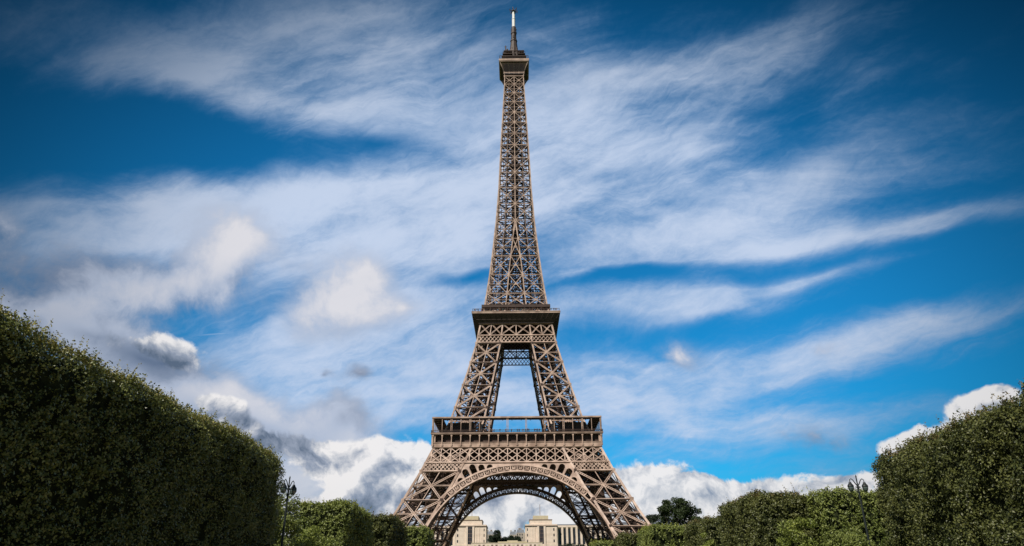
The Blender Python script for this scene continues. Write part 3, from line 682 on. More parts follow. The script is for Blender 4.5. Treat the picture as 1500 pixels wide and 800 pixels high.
# summit
cb = M(); cb.box(-5.9, 5.9, -5.9, 5.9, 268.2, 275.4)
for z in (268.1, 271.5): cb.box(-6.1, 6.1, -6.1, 6.1, z, z+.25)
cabin = cb.build('summit_cabin', IRON_D, tower)
fl = M(); ring(fl, 8.5, 5.5, 275.4, 276.0); ring(fl, 8.7, 8.1, 276.0, 277.1); fl.build('balcony_rim', IRON, cabin)
for k4 in range(4):
    bs = M()
    for x in (-5.3, 5.3):
        s_ = 1 if x > 0 else -1
        bs.beam((x, -5.6, 266.2), (x*1.1, -6.0, 270.5), .38, .4, (0, 1, 0)); bs.beam((x*1.1, -6.0, 270.3), (s_*8.1, -8.1, 275.4), .38, .4, (0, 1, 0))
    for x in (-2.8, 0, 2.8): bs.beam((x, -5.8, 268.5), (x, -6.2, 272.0), .3, .3, (0, 1, 0)); bs.beam((x, -6.1, 271.9), (x*1.2, -7.9, 275.4), .28, .28, (0, 1, 0))
    bs.beam((-5.4, -5.9, 269.3), (5.4, -5.9, 269.3), .45, .3, (0, 1, 0)); bs.beam((-5.3, -5.6, 267.0), (5.3, -5.6, 267.0), .4, .3, (0, 1, 0))
    bs.build('corner_bracket', IRON, cabin, rot=k4)
    sk = M(); v_ = [(-5.7, -5.7, 266.6), (5.7, -5.7, 266.6), (8.2, -8.2, 275.3), (-8.2, -8.2, 275.3)]
    # the netting screens on the flanks of the balcony
    for i in range(15):
        t = i/14; w_ = 5.9+2.2*t; zz = 269+6.2*t; sk.beam((-w_, -w_*.985, zz), (w_, -w_*.985, zz), .12, .1)
    sk.build('balcony_screen', IRON_D, cabin, rot=k4)
    ra = M(); ra.beam((-8.3, -8.3, 279.6), (8.3, -8.3, 279.6), .16)
    for x in np.arange(-8.2, 8.3, .55): ra.beam((x, -8.3, 277.1), (x, -8.0, 279.6), .1, .1, (0, 1, 0))
    ra.build('railing', IRON_D, cabin, rot=k4)
uc = M(); uc.box(-6.1, 6.1, -6.1, 6.1, 277.15, 280.2); uc.box(-7.2, 7.2, -7.2, 7.2, 280.2, 280.6); uc.box(-4.6, 4.6, -4.6, 4.6, 280.6, 282.6); ring(uc, 6.6, 4.4, 282.6, 282.9); ring(uc, 6.6, 6.45, 283.9, 284.05); uc.box(-3.9, 3.9, -3.9, 3.9, 282.9, 285.3); ring(uc, 6.0, 3.0, 285.3, 285.6); uc.box(-3.4, 3.4, -3.4, 3.4, 285.31, 287.2)
for i in range(13):
    for s_ in (-1, 1): uc.box(-6.6+i*1.09, -6.5+i*1.09, s_*6.5-.05, s_*6.5+.05, 282.9, 284)
uc.build('upper_cabin', IRON_SHADED, cabin)
rnd = random.Random(5)
for i in range(44):
    t = rnd.random()*math.tau; r_ = rnd.uniform(4.8, 7.4); zb = rnd.choice((280.6, 282.9, 285.6)); x, y = r_*math.cos(t), r_*math.sin(t); x = max(-6.9, min(6.9, x)); y = max(-6.6, min(6.6, y)); zb = 280.6 if max(abs(x), abs(y)) > 5.8 else zb
    an = M(); h_ = rnd.uniform(1.5, 4.6); an.box(x-.28, x+.28, y-.28, y+.28, zb, zb+h_)
    if i % 2: an.box(x-.5, x+.5, y-.16, y+.16, zb+h_*.45, zb+h_*.95)
    else: an.box(x-.35, x+.35, y-.35, y+.35, zb+h_*.2, zb+h_*.5); an.box(x-.9, x+.9, y-.05, y+.05, zb+h_*.8, zb+h_*.86)
    an.build('aerial', IRON_D if i % 3 else IRON_SHADED, cabin)
def lathe(prof, seg=14, cx_=0, cy_=0, z0=0):
    v = []; f = []
    for r, z in prof:
        for i in range(seg): v.append((cx_+r*math.cos(i*math.tau/seg), cy_+r*math.sin(i*math.tau/seg), z0+z))
    for j in range(len(prof)-1):
        for i in range(seg): a_ = j*seg+i; b_ = j*seg+(i+1) % seg; f.append((a_, b_, b_+seg, a_+seg))
    return np.array(v), np.array(f)
def lobj(name, prof, material, parent, seg=14, c=(0, 0, 0)):
    v, f = lathe(prof, seg, *c); return link_mesh(name, npmesh(name, v, f), material, parent)
mast = lobj('mast', [(0, 284.2), (5.2, 284.3), (4.9, 285.8), (4.0, 286.6), (3.2, 287.2), (3.0, 289.8), (2.5, 290.2), (2.1, 294), (1.8, 297), (2.1, 297.3), (2.1, 298), (1.6, 298.3), (1.5, 303), (1.8, 303.3), (1.8, 304.1), (1.45, 304.5), (1.4, 308.4), (0, 308.5)], IRON_D, tower, 8)
lobj('white_antenna_tube', [(0, 308.5), (1.0, 308.5), (1.0, 314.6), (1.15, 314.7), (1.15, 315.0), (.88, 315.1), (.88, 320.7), (0, 320.75)], WHITE, mast, 16)
cp = M(); cp.box(-1.3, 1.3, -1.3, 1.3, 320.8, 321.2)
for i in range(6):
    t = i*math.tau/6+.3; cp.beam((0, 0, 321), (2.6*math.cos(t), 2.6*math.sin(t), 321.6+.5*(i % 2)), .28); cp.beam((2.2*math.cos(t), 2.2*math.sin(t), 320.4), (2.3*math.cos(t), 2.3*math.sin(t), 322.8), .25)
cp.beam((0, 0, 321), (0, 0, 324.2), .3); cp.build('crown_aerials', IRON_D, mast)
ma = M()
for i in range(60):
    z = rnd.uniform(286, 307); t = rnd.random()*math.tau; r_ = 1.3+max(0, (295-z))*.16; ma.beam((r_*.7*math.cos(t), r_*.7*math.sin(t), z), ((r_+.5)*math.cos(t), (r_+.5)*math.sin(t), z+.1), .35)
ma.build('mast_fittings', IRON_D, mast)

# ------------------------------------------------------------------ visitors on the platforms
def skin_person(seed):
    rr = random.Random(seed); arm = rr.uniform(-.1, .25)
    v = [(0, 0, .93), (0, 0, 1.15), (0, 0, 1.42), (0, 0, 1.52), (0, -.01, 1.62), (0, 0, 1.74),
         (.19, 0, 1.40), (.25, -arm*.4, 1.14), (.25, -.12-arm, .93), (.25, -.16-arm, .86), (-.19, 0, 1.40), (-.25, -arm*.4, 1.14), (-.25, -.12-arm, .93), (-.25, -.16-arm, .86),
         (.10, 0, .86), (.11, -.02, .48), (.12, .02, .08), (.13, -.15, .04), (-.10, 0, .86), (-.11, -.02, .48), (-.12, .02, .08), (-.13, -.15, .04)]
    ed = [(0, 1), (1, 2), (2, 3), (3, 4), (4, 5), (2, 6), (6, 7), (7, 8), (8, 9), (2, 10), (10, 11), (11, 12), (12, 13), (0, 14), (14, 15), (15, 16), (16, 17), (0, 18), (18, 19), (19, 20), (20, 21)]
    rad = [.15, .14, .16, .06, .10, .085, .065, .05, .04, .045, .065, .05, .04, .045, .10, .07, .05, .04, .10, .07, .05, .04]
    me = bpy.data.meshes.new('person'); me.from_pydata(v, ed, []); o = bpy.data.objects.new('tmp', me); COL.objects.link(o)
    md = o.modifiers.new('s', 'SKIN')
    for i, sv in enumerate(me.skin_vertices[0].data): sv.radius = (rad[i], rad[i]*.8); sv.use_root = (i == 0)
    o.modifiers.new('u', 'SUBSURF').levels = 1
    dg = bpy.context.evaluated_depsgraph_get(); m2 = bpy.data.meshes.new_from_object(o.evaluated_get(dg)); m2.name = 'person'
    bpy.data.objects.remove(o)
    top, leg = rr.sample(CLOTH, 2)
    m2.materials.clear()
    for x in (top, leg, SKIN, HAIR): m2.materials.append(x)
    for p in m2.polygons:
        c = p.center
        p.material_index = 3 if (c.z > 1.69 or (c.z > 1.58 and c.y > .03)) else 2 if (c.z > 1.47 or (abs(c.x) > .2 and c.z < 1.12)) else 0 if c.z > .9 else 1
        p.use_smooth = True
    return m2
PM = [skin_person(i) for i in range(7)]
rnd = random.Random(11)
def person(x, y, z, rz, label, group):
    o = bpy.data.objects.new('person', rnd.choice(PM)); COL.objects.link(o); o.location = (x, y, z); o.rotation_euler.z = rz
    s_ = rnd.uniform(.94, 1.06); o.scale = (s_, s_, s_); o['label'] = label; o['category'] = 'person'; o['group'] = group
x = -12.5
while x < 12.5:
    person(x, -34.95, 58.25, rnd.uniform(-.8, .8), 'tiny visitor standing at the railing of the lower open gallery of the tower', 'visitors on the lower gallery'); x += rnd.choice((.62, .75, .9, 1.6, 2.4))
x = -19.5
while x < 19.5:
    person(x, -19.85, 117.25, rnd.uniform(-.8, .8), 'tiny visitor crowding the railing of the upper platform of the tower', 'visitors on the upper platform'); x += rnd.choice((.6, .7, .9, 1.3))

# ------------------------------------------------------------------ foliage
def noise3(p, s, seed):
    r = np.random.RandomState(seed); out = np.zeros(len(p))
    for k in range(6):
        d_ = r.normal(size=3); d_ /= np.linalg.norm(d_); out += np.sin(p@d_*s*(.6+.35*k)+r.rand()*6.28)
    return out/3.2
def leafquads(P, Nn, size, rs, tight=.75):
    n = len(P); rn = rs.normal(size=(n, 3)); nn = Nn*tight+rn*.62; nn /= np.linalg.norm(nn, axis=1, keepdims=True)
    ax = rs.normal(size=(n, 3)); ax -= (ax*nn).sum(1, keepdims=True)*nn; ax /= np.linalg.norm(ax, axis=1, keepdims=True)
    bx = np.cross(nn, ax); s = size*rs.uniform(.65, 1.25, (n, 1))
    V = np.stack([P-ax*s*.5, P+bx*s*.30+ax*s*.06, P+ax*s*.5+nn*s*.08, P-bx*s*.30+ax*s*.06], 1).reshape(-1, 3)
    return V, np.arange(n*4).reshape(-1, 4)
def sprigs(P, hgt, size, rs, lean=.3):
    """upright young shoots with leaves set along them"""
    n = len(P); top = P+np.stack([rs.normal(size=n)*lean*hgt, rs.normal(size=n)*lean*hgt, hgt], 1)
    sv = np.array([[.004, 0, 0]]); V = [np.stack([P-sv, P+sv, top+sv*.5, top-sv*.5], 1).reshape(-1, 3)]; k = n*4; F = [np.arange(k).reshape(-1, 4)]
    for j in range(9):
        t = .35+.65*(j+.7)/9; q = P+(top-P)*t+rs.normal(size=(n, 3))*size*.35
        nn = rs.normal(size=(n, 3)); nn[:, 2] += .8; nn /= np.linalg.norm(nn, axis=1, keepdims=True)
        v, f = leafquads(q, nn, size*(1.0 if j < 7 else .75), rs, .8); V.append(v); F.append(f+k); k += len(v)
    return np.concatenate(V), np.concatenate(F)
def hedge(label, x0, x1, y0, y1, h, leaf, mtl, dens=1.0, seed=0, faces='LRFBT', rad=.45, amp=.16, shoot=1.0, group='clipped hedges beside the lawn', yaw=0, yr=.45):
    root = empty('clipped_hedge', label, 'hedge', ((x0+x1)/2, (y0+y1)/2, 0), group); root.rotation_euler.z = R_(yaw)
    ctr = np.array([(x0+x1)/2, (y0+y1)/2, 0.0]); lo = np.array([x0, y0, -.5])-ctr; hi = np.array([x1, y1, h])-ctr
    rs = np.random.RandomState(seed)
    ar = {'L': (y1-y0)*h, 'R': (y1-y0)*h, 'F': (x1-x0)*h, 'B': (x1-x0)*h, 'T': (x1-x0)*(y1-y0)}
    base = 2.6/(leaf*leaf*.3)*dens
    Ps = []
    for fc in faces:
        n = int(min(ar[fc]*base, 160000)/9); r3 = rs.rand(n, 3); p = lo+(hi-lo)*r3
        if fc == 'L': p[:, 0] = lo[0]
        if fc == 'R': p[:, 0] = hi[0]
        if fc == 'F': p[:, 1] = lo[1]
        if fc == 'B': p[:, 1] = hi[1]
        if fc == 'T': p[:, 2] = hi[2]
        Ps.append(p)
    p = np.concatenate(Ps)
    def shape(p, inset):
        rv = np.array([rad, min(rad, yr), rad]); c = np.clip(p, lo+rv, hi-rv); c[:, 2] = np.minimum(p[:, 2], hi[2]-rad)
        nn = (p-c)/rv; nn /= np.linalg.norm(nn, axis=1, keepdims=True)+1e-9
        q = c+nn*rv; d_ = amp*(noise3(q, 1.1, seed+7)+.6*noise3(q, 3.4, seed+9))
        return q+nn*(d_-inset)[:, None], nn, d_
    out_ = np.where(rs.rand(len(p)) < .12, rs.uniform(.05, .26, len(p)), 0)*(1.0 if leaf < .11 else .5)
    q, nn, d_ = shape(p, np.abs(rs.exponential(.12, len(p)))-.05-out_)
    keep = rs.rand(len(p)) < np.clip(.75+.7*noise3(q, 3.2, seed+3), .42, 1)
    q = q[keep]; nn = nn[keep]; k9 = 9; dirs = nn+rs.normal(size=nn.shape)*.55+np.array([0, 0, .35]); dirs /= np.linalg.norm(dirs, axis=1, keepdims=True)
    tt_ = rs.rand(len(q), k9, 1)*min(leaf, .11)*2.4; off9 = rs.normal(size=(len(q), k9, 3))*min(leaf, .11)*.55
    q = (q[:, None, :]+dirs[:, None, :]*(tt_-min(leaf, .11)*1.5)+off9).reshape(-1, 3); nn = (dirs[:, None, :]*.5+off9/leaf*.6+nn[:, None, :]*.5).reshape(-1, 3); nn /= np.linalg.norm(nn, axis=1, keepdims=True)
    up = nn.copy(); up[:, 2] += .35
    V, F = leafquads(q, up, leaf, rs)
    # new shoots on the top
    nt = int(ar['T']*7*shoot*(0.08/leaf)**.7)
    if nt:
        t = lo+(hi-lo)*rs.rand(nt, 3); t[:, 2] = hi[2]; edge = rs.rand(nt) < .45
        t[edge, 0] = np.where(rs.rand(edge.sum()) < .5, lo[0], hi[0])+rs.normal(size=edge.sum())*.05
        t, _, _ = shape(t, np.full(nt, .12)); hh = rs.uniform(.12, .42, nt)*np.clip(leaf/.08, .9, 1.3)*(1+.8*(rs.rand(nt) < .08))
        v2, f2 = sprigs(t, hh, leaf*.85, rs); ym = {LEAF_H: YOUNG_O_LIT, LEAF_R: YOUNG_R, LEAF_G: YOUNG_G_LIT}[mtl]; link_mesh('young_shoots', npmesh('young_shoots', v2, f2), ym, root)
    link_mesh('foliage', npmesh('foliage', V, F), mtl, root)
    # inner mass of twigs
    res = .45; dims = hi-lo; cv = []; cfc = []; k = 0
    for ax_, sd_ in ((0, 0), (0, 1), (1, 0), (1, 1), (2, 1)):
        a1, a2 = [i for i in range(3) if i != ax_]; n1 = max(2, min(90, int(dims[a1]/res))); n2 = max(2, min(90, int(dims[a2]/res)))
        A_, B_ = np.meshgrid(np.linspace(0, 1, n1), np.linspace(0, 1, n2)); P_ = np.zeros((n1*n2, 3)); P_[:, a1] = lo[a1]+A_.ravel()*dims[a1]; P_[:, a2] = lo[a2]+B_.ravel()*dims[a2]; P_[:, ax_] = (lo, hi)[sd_][ax_]
        P2, _, _ = shape(P_, np.full(len(P_), .24)); cv.append(P2)
        idx = np.arange(n1*n2).reshape(n2, n1); cfc.append(np.stack([idx[:-1, :-1], idx[:-1, 1:], idx[1:, 1:], idx[1:, :-1]], -1).reshape(-1, 4)+k); k += n1*n2
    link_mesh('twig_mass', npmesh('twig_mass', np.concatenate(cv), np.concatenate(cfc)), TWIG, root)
    return root
def tube(m_, pts, radii, seg=7):
    pts = [Vector(p) for p in pts]; v = []
    for i, (p, r_) in enumerate(zip(pts, radii)):
        d_ = (pts[min(i+1, len(pts)-1)]-pts[max(i-1, 0)]).normalized(); a_ = d_.cross(Vector((.3, 1, .1))).normalized(); b_ = d_.cross(a_)
        for k in range(seg): t = k*math.tau/seg; v.append(p+a_*r_*math.cos(t)+b_*r_*math.sin(t))
    f = [(j*seg+k, j*seg+(k+1) % seg, (j+1)*seg+(k+1) % seg, (j+1)*seg+k) for j in range(len(pts)-1) for k in range(seg)]
    m_.ex.append(np.array([tuple(x) for x in v])); m_.exf.append(np.array(f))
def tree(name, label, cat, loc, height, cw, leaf, mtl, seed, n_cl=40, per=420, trunk=.35, base=.35, group=None, flat=1.0, low=0.25, cr=1.0):
    root = empty(name, label, cat, loc, group); rs = np.random.RandomState(seed); rr = random.Random(seed)
    tk = M(); hb = height*base
    tube(tk, [(0, 0, -.6), (0, 0, .3), (rr.uniform(-.2, .2), rr.uniform(-.2, .2), hb), (rr.uniform(-.5, .5), 0, height*.75)], [trunk*1.35, trunk, trunk*.75, trunk*.2])
    cls = []
    for i in range(n_cl):
        t = rr.random()*math.tau; k = rr.random()**.6; zz = rr.uniform(low, 1.0); env = math.sqrt(max(0.05, 1-((zz-.55)/.52)**2))
        c = np.array([cw*.5*k*env*math.cos(t), cw*.5*k*env*math.sin(t)*flat, height*zz*.97]); cls.append((c, rr.uniform(.09, .17)*cr*cw*(.8 if k > .8 else 1)))
    for c, r_ in cls[::3]:
        st0 = (0, 0, hb+(height*.7-hb)*rr.random()*.6); mid = ((c[0])*.5, c[1]*.5, (st0[2]+c[2])/2+.2); tube(tk, [st0, mid, tuple(c)], [trunk*.35, trunk*.2, trunk*.06], 5)
    tk.build('trunk', BARK, root)
    V = []; F = []; k = 0
    for c, r_ in cls:
        d_ = rs.normal(size=(per, 3)); d_ /= np.linalg.norm(d_, axis=1, keepdims=True); rad_ = r_*(.45+.6*rs.rand(per, 1)**.5)*(1+.25*noise3(d_, 3, seed+2)[:, None])
        P_ = c+d_*rad_*np.array([1, 1, .75]); nn = d_*.7+np.array([0, 0, .5]); nn /= np.linalg.norm(nn, axis=1, keepdims=True)
        v, f = leafquads(P_, nn, leaf, rs); V.append(v); F.append(f+k); k += len(v)
    link_mesh('crown', npmesh('crown', np.concatenate(V), np.concatenate(F)), mtl, root)
    return root

G = 'clipped hedges beside the lawn'
hedge('huge dark clipped hedge with sunlit top filling the lower left corner of the photo', -17.5, -10.6, -320, -290.9, 7.42, .085, LEAF_H, 1.25, 1, 'RTFB', rad=1.15, amp=.12, yr=.3, shoot=2.6)
hedge('tall green clipped hedge, sunlit in front, just right of the left lamp post', -14.6, -11.0, -276, -266.8, 6.7, .13, LEAF_G, 1.0, 2, 'RTFL', rad=.6, amp=.2)
hedge('narrow clipped hedge standing behind the tall green one, left of the tower leg', -14.5, -10.0, -264.5, -256, 6.85, .15, LEAF_R, .9, 3, 'RTF', rad=.4)
hedge('low square clipped hedge with yellow green top at the foot of the left tower leg', -12.3, -9.15, -248.6, -240, 6.95, .17, LEAF_G, .9, 4, 'RTF', rad=.3, amp=.1, shoot=1.2)
hedge('huge dark mottled clipped hedge filling the lower right corner', 16.35, 25.0, -319, -289.4, 7.3, .105, LEAF_R, 1.0, 5, 'LTFB', rad=.8, amp=.26, shoot=.9, yaw=-8)
hedge('lower bright leafy hedge directly behind the left lamp post', -21, -14.9, -281.5, -276.6, 5.75, .13, LEAF_G, 1.0, 12, 'FTR', rad=.6, amp=.25)
hedge('bright green clipped hedge directly behind the right lamp post', 18.6, 26.5, -281.5, -273, 6.55, .13, LEAF_G, 1.0, 6, 'LTF', rad=.5, amp=.2)
hedge('brownish topped clipped hedge with a stepped left shoulder, left of the right lamp post', 15.2, 18.7, -280, -271, 6.7, .13, LEAF_R, 1.0, 7, 'LTFR', rad=.7, amp=.2, shoot=1.2)
hedge('dark clipped hedge between the flat yellow green topped hedge and the brownish topped one', 16.6, 20.5, -262, -252, 6.7, .15, LEAF_R, .9, 8, 'LTF', rad=.8, amp=.2)
hedge('flat topped clipped hedge with yellow green top in front of the round dark tree', 13.5, 17.6, -252.2, -243, 6.65, .16, LEAF_G, .9, 9, 'LTF', rad=.35, amp=.1, shoot=1.2)
hedge('small clipped hedge right beside the foot of the right tower leg', 12.3, 16.5, -240.3, -232, 6.7, .18, LEAF_R, .9, 10, 'LTF', rad=.4, amp=.1, shoot=.5)
hedge('smallest flat clipped hedge in front of the right tower leg, nearest the palace trees', 10.8, 15.0, -225.3, -216, 6.6, .2, LEAF_G, .9, 11, 'LTF', rad=.35, amp=.08, shoot=1.2)
SG = 'light green shrubs in front of the hedges'
tree('shrub', 'pale leafy shrub directly behind the left lamp post', 'shrub', (-12.6, -285.5, 0), 6.0, 3.4, .12, LEAF_G, 21, 60, 380, .06, .1, SG, low=.1, cr=1.3)
tree('shrub', 'low bright yellow green shrub in front of the tall green left hedge', 'shrub', (-11.4, -282.5, 0), 4.7, 3.0, .12, LEAF_Y, 22, 30, 380, .06, .1, SG, low=.1, cr=1.3)
tree('shrub', 'bright yellow green shrub in front of the brownish topped right hedge', 'shrub', (15.9, -284.2, 0), 4.9, 2.6, .12, LEAF_Y, 23, 28, 360, .06, .1, SG, low=.1, cr=1.3)
tree('shrub', 'low green shrub under the right lamp post', 'shrub', (18.0, -285.6, 0), 4.1, 3.0, .11, LEAF_G, 24, 28, 380, .06, .1, SG, low=.1, cr=1.3)
tree('shrub', 'yellow green shrub squeezed between the flat topped hedge and the dark hedge', 'shrub', (15.9, -264.5, 0), 6.0, 2.2, .15, LEAF_Y, 25, 24, 300, .06, .1, SG, low=.1)
# trees farther off
tree('broadleaf_tree', 'round dark broadleaf tree rising above the flat topped hedge right of the tower', 'tree', (43.6, -125.5, 0), 22.4, 14.0, .42, LEAF_T, 31, 130, 240, .4, .3, cr=.8, low=.42)
tree('broadleaf_tree', 'low dark tree touching the outer edge of the right tower leg', 'tree', (53.5, -30, 0), 26.5, 9, .5, LEAF_F, 32, 40, 260, .4, .3, cr=1.4)
FG = 'dark trees below the far palace'
for i, (x, y, h_, cw, lb) in enumerate(((45, 374, 16.5, 15, 'dark tree in front of the left end of the columned palace wing'), (57, 371, 16.0, 14, 'dark tree in front of the columned palace wing next to the right tower leg'), (71, 376, 15, 14, 'dark tree hidden partly behind the right tower leg below the palace wing'),
        (-69, 374, 19, 10, 'dark tree at the left end of the left palace pavilion'), (-80, 371, 17, 13, 'dark tree behind the foot of the left tower leg'))):
    tree('broadleaf_tree', lb, 'tree', (x, y, float(terrain(0, y))-5), h_, cw, .75, LEAF_F, 40+i, 40, 300, .5, .3, FG, cr=1.7)
PG = 'dark trees between the palace pavilions'
for i, (x, y, h_, cw, lb) in enumerate(((-25.5, 560, 21, 9, 'tall dark tree against the right flank of the left pavilion'), (-31, 556, 15, 9, 'shorter dark tree tucked beside the left pavilion wall'), (-17, 572, 13, 11, 'dark round tree left of the gap between the palace pavilions'),
        (-9.5, 575, 15.5, 12, 'widest dark tree in the middle of the gap between the pavilions'), (-1, 573, 13.5, 11, 'dark tree in the gap nearest the right pavilion'))):
    tree('broadleaf_tree', lb, 'tree', (x, y, 37.5), h_+.5, cw, .8, LEAF_F, 50+i, 40, 260, .5, .25, PG, cr=1.8)

# ------------------------------------------------------------------ palace on the hill
def pavilion(cx_, mir, label):
    root = empty('palace_pavilion', label, 'palace', (cx_, 474.5, 38)); Z = 38.0
    def bld(m_, nm, mt_, par=None): 
        V_, F_ = m_.arrays(); V_ = V_.copy(); V_[:, 0] *= mir; F_ = F_[:, ::-1] if mir < 0 else F_
        o = link_mesh(nm, npmesh(nm, V_, F_), mt_, par or root); return o
    b = M(); b.box(-17.2, 17.2, 0, 34, -3, 19.3)
    # pilasters between the tall recesses
    for x in (-15.9, 6.6, 9.6, 16.6): b.box(x-.35, x+.35, -.22, 0, 1.5, 19.2)
    b.box(-4.7, -2.6, -.9, 0, -1, 19.2); b.box(2.2, 4.3, -.9, 0, -1, 19.2); b.box(-17.4, 17.4, -.35, 0, -1, 1.4)
    body = bld(b, 'wall', STONE)
    c = M(); c.box(-17.7, 17.7, -.8, 34.6, 19.3, 20.0); bld(c, 'cornice', STONE_D, body)
    a_ = M(); a_.box(-17.3, 17.3, -.4, 34.2, 20.0, 21.2); bld(a_, 'parapet', STONE)
    u_ = M(); u_.box(-11.8, 12.4, 1.5, 31, 21.2, 25.6); bld(u_, 'attic', STONE)
    u_ = M(); u_.box(-12.2, 12.8, 1.1, 31.4, 25.6, 26.3); bld(u_, 'attic_cornice', STONE_D)
    u_ = M(); u_.box(-7.9, 8.5, 2.2, 29, 26.3, 30.2); bld(u_, 'roof_block', STONE_Y)
    d_ = M(); d_.box(-2.55, 2.15, -.25, -.02, .2, 18.6); dr = bld(d_, 'tall_doorway', GLASS)
    d_ = M()
    for z in (4, 8, 12, 16): d_.box(-2.5, 2.1, -.34, -.26, z, z+.3)
    for x in (-1.0, .6): d_.box(x, x+.22, -.36, -.27, .2, 18.5)
    bld(d_, 'door_grille', STONE_D, dr)
    for z in (3.2, 9.0, 14.6):
        w_ = M(); w_.box(-14.2, -12.9, -.1, .02, z, z+2.6); bld(w_, 'window', GLASS)
        w_ = M(); w_.box(14.4, 15.3, -.1, .02, z, z+2.6); bld(w_, 'window', GLASS)
    f_ = M(); f_.beam((.6, 14, 30), (.6, 14, 43), .5, .5, (0, 1, 0)); bld(f_, 'flagpole', STONE_D)
    return root
pavilion(-51.9, 1, 'left pale stone palace pavilion with flagpole, seen under the arch of the tower')
pavilion(24.4, -1, 'right pale stone palace pavilion with flagpole, seen under the arch of the tower')
def wing(x0, x1, label):
    root = empty('palace_wing', label, 'palace wing', ((x0+x1)/2, 482, 38)); hw = (x1-x0)/2
    b = M(); b.box(-hw, hw, 0, 16, -3, 18.4); bd = b.build('wall', STONE, root)
    b = M(); b.box(-hw, hw, -1.6, 16.5, 18.4, 20.4); b.build('entablature', STONE, root)
    b = M(); b.box(-hw, hw, 3, 15, 20.4, 21.8); b.build('roof', SLATE, root)
    n = int((x1-x0)/5.0)
    for i in range(n+1):
        x = -hw+(x1-x0)*i/n; c = M(); c.box(x-1.1, x+1.1, -1.5, -.2, -2, 18.4); c.build('pilaster', STONE, root)
        if i < n:
            x += (x1-x0)/n/2; c = M(); c.box(x-1.35, x+1.35, -.1, .02, 1, 16.8); c.build('window', GLASS, root)
wing(42.2, 150, 'pale palace wing with tall dark windows running right behind the tower leg')
wing(-150, -70, 'pale palace wing hidden behind the left tower leg')
tw_ = empty('terrace_wall', 'pale stone terrace wall with balustrade between the two palace pavilions', 'wall', (-13, 464.5, 36))
b = M(); b.box(-37, 38, 0, 3, -14, 4.1); b.build('wall', STONE, tw_)
b = M(); b.box(-37.3, 38.3, -.3, 1, 4.1, 4.5); b.build('coping', STONE_Y, tw_)
b = M(); b.box(-9, 22, .3, 2.4, 4.5, 5.6); b.box(1, 12, .5, 2.2, 5.6, 6.6); b.build('raised_parapet', STONE_Y, tw_)
for i in range(16):
    x = -34+i*4.5; b = M(); b.box(x, x+2.2, -.08, .02, -6, 2.6); b.build('niche', STONE_Y if i % 3 == 0 else STONE_D, tw_)
def townhouse(x, y, w_, h_, label, seed):
    rr = random.Random(seed); root = empty('town_house', label, 'building', (x, y, 38), 'town houses behind the palace')
    b = M(); b.box(-w_/2, w_/2, 0, 12, 0, h_); b.build('wall', HAUS, root)
    b = M(); v_ = [(-w_/2, 0, h_), (w_/2, 0, h_), (w_/2, 12, h_), (-w_/2, 12, h_), (-w_/2+1.2, 1.6, h_+4), (w_/2-1.2, 1.6, h_+4), (w_/2-1.2, 10.4, h_+4), (-w_/2+1.2, 10.4, h_+4)]
    b.ex.append(np.array(v_)); b.exf.append(BOXF); rf = b.build('roof', SLATE, root)
    for i in range(3):
        xx = rr.uniform(-w_/2+1.5, w_/2-1.5); c = M(); c.box(xx-.8, xx+.8, 4, 5, h_+2, h_+6); c.build('chimney', HAUS, rf)
    for r in range(2):
        for k in range(int(w_/3)):
            xx = -w_/2+1.6+k*3; zz = h_-3.4-r*3.6; c = M(); c.box(xx-.6, xx+.6, -.06, .04, zz, zz+2.2); c.build('window', GLASS, root)
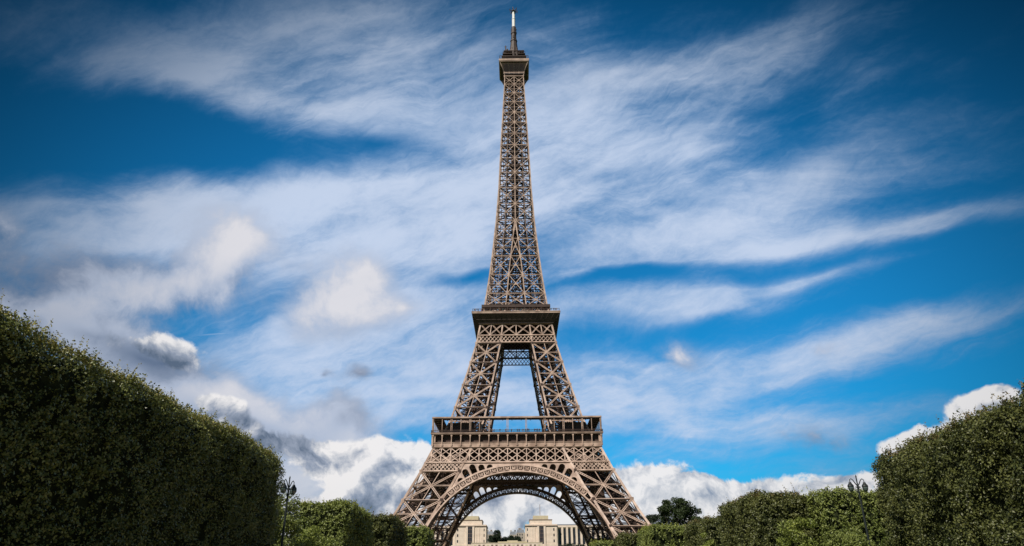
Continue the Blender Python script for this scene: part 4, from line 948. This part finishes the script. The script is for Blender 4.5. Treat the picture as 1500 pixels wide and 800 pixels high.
for i, (x, y, w_, h_, lb) in enumerate(((-39, 640, 14, 21, 'pale town house with grey roof just right of the left pavilion'), (-27, 650, 9, 19.5, 'narrow pale town house with grey roof behind the tall dark tree'),
      (-7.5, 655, 9, 21.5, 'lower town house with grey roof in the middle of the gap between pavilions'), (2.5, 650, 11, 23.5, 'taller town house with grey roof left of the right pavilion'), (12, 645, 8, 22.5, 'town house with chimneys touching the right pavilion'))):
    townhouse(x, y, w_, h_, lb, i)

# ------------------------------------------------------------------ lamp posts
def lamp(loc, rz, label):
    root = empty('street_lamp', label, 'lamp post', loc, None); root['group'] = 'park lamp posts'
    root.rotation_euler.z = rz
    lobj('post', [(0, 0), (.22, 0), (.22, .5), (.14, .62), (.12, 1.1), (.075, 1.25), (.06, 3.5), (.045, 6.0), (.07, 6.02), (.07, 6.12), (.035, 6.15), (.03, 6.6), (.045, 6.63), (.0, 6.75)], BLACK, root, 12)
    for s_ in (-1, 1):
        ar = M(); pts = [(0, 0, 6.12), (s_*.10, 0, 6.24), (s_*.22, 0, 6.44), (s_*.32, 0, 6.52), (s_*.41, 0, 6.46), (s_*.42, 0, 6.33)]
        tube(ar, pts, [.03, .028, .025, .022, .02, .02], 6)
        tube(ar, [(s_*.02, 0, 5.75), (s_*.12, 0, 5.82), (s_*.18, 0, 6.0), (s_*.12, 0, 6.12), (s_*.08, 0, 6.02)], [.014]*5, 5)
        arm = ar.build('arm', BLACK, root)
        ln = lobj('lantern', [(0, 6.03), (.06, 6.02), (.08, 5.95), (.15, 5.86), (.165, 5.80), (.165, 5.77), (.0, 5.77)], BLACK, root, 12, (s_*.42, 0, .32))
        lobj('glass_globe', [(.145, 5.768), (.155, 5.70), (.12, 5.60), (.06, 5.53), (0, 5.51)], LGLASS, ln, 12, (s_*.42, 0, .32))
        rb = M()
        for k in range(4): t = k*math.pi/2+.4; tube(rb, [(s_*.42+.16*math.cos(t), .16*math.sin(t), 6.09), (s_*.42+.16*math.cos(t), .16*math.sin(t), 6.0), (s_*.42+.06*math.cos(t), .06*math.sin(t), 5.83)], [.012]*3, 4)
        rb.build('lantern_ribs', BLACK, ln)
lamp((-11.2, -288.5, 0), R_(72), 'slender dark lamp post with two hanging lanterns beside the huge left hedge')
lamp((19.1, -285.6, .25), R_(8), 'slender dark lamp post with two hanging lanterns before the bright green right hedge')
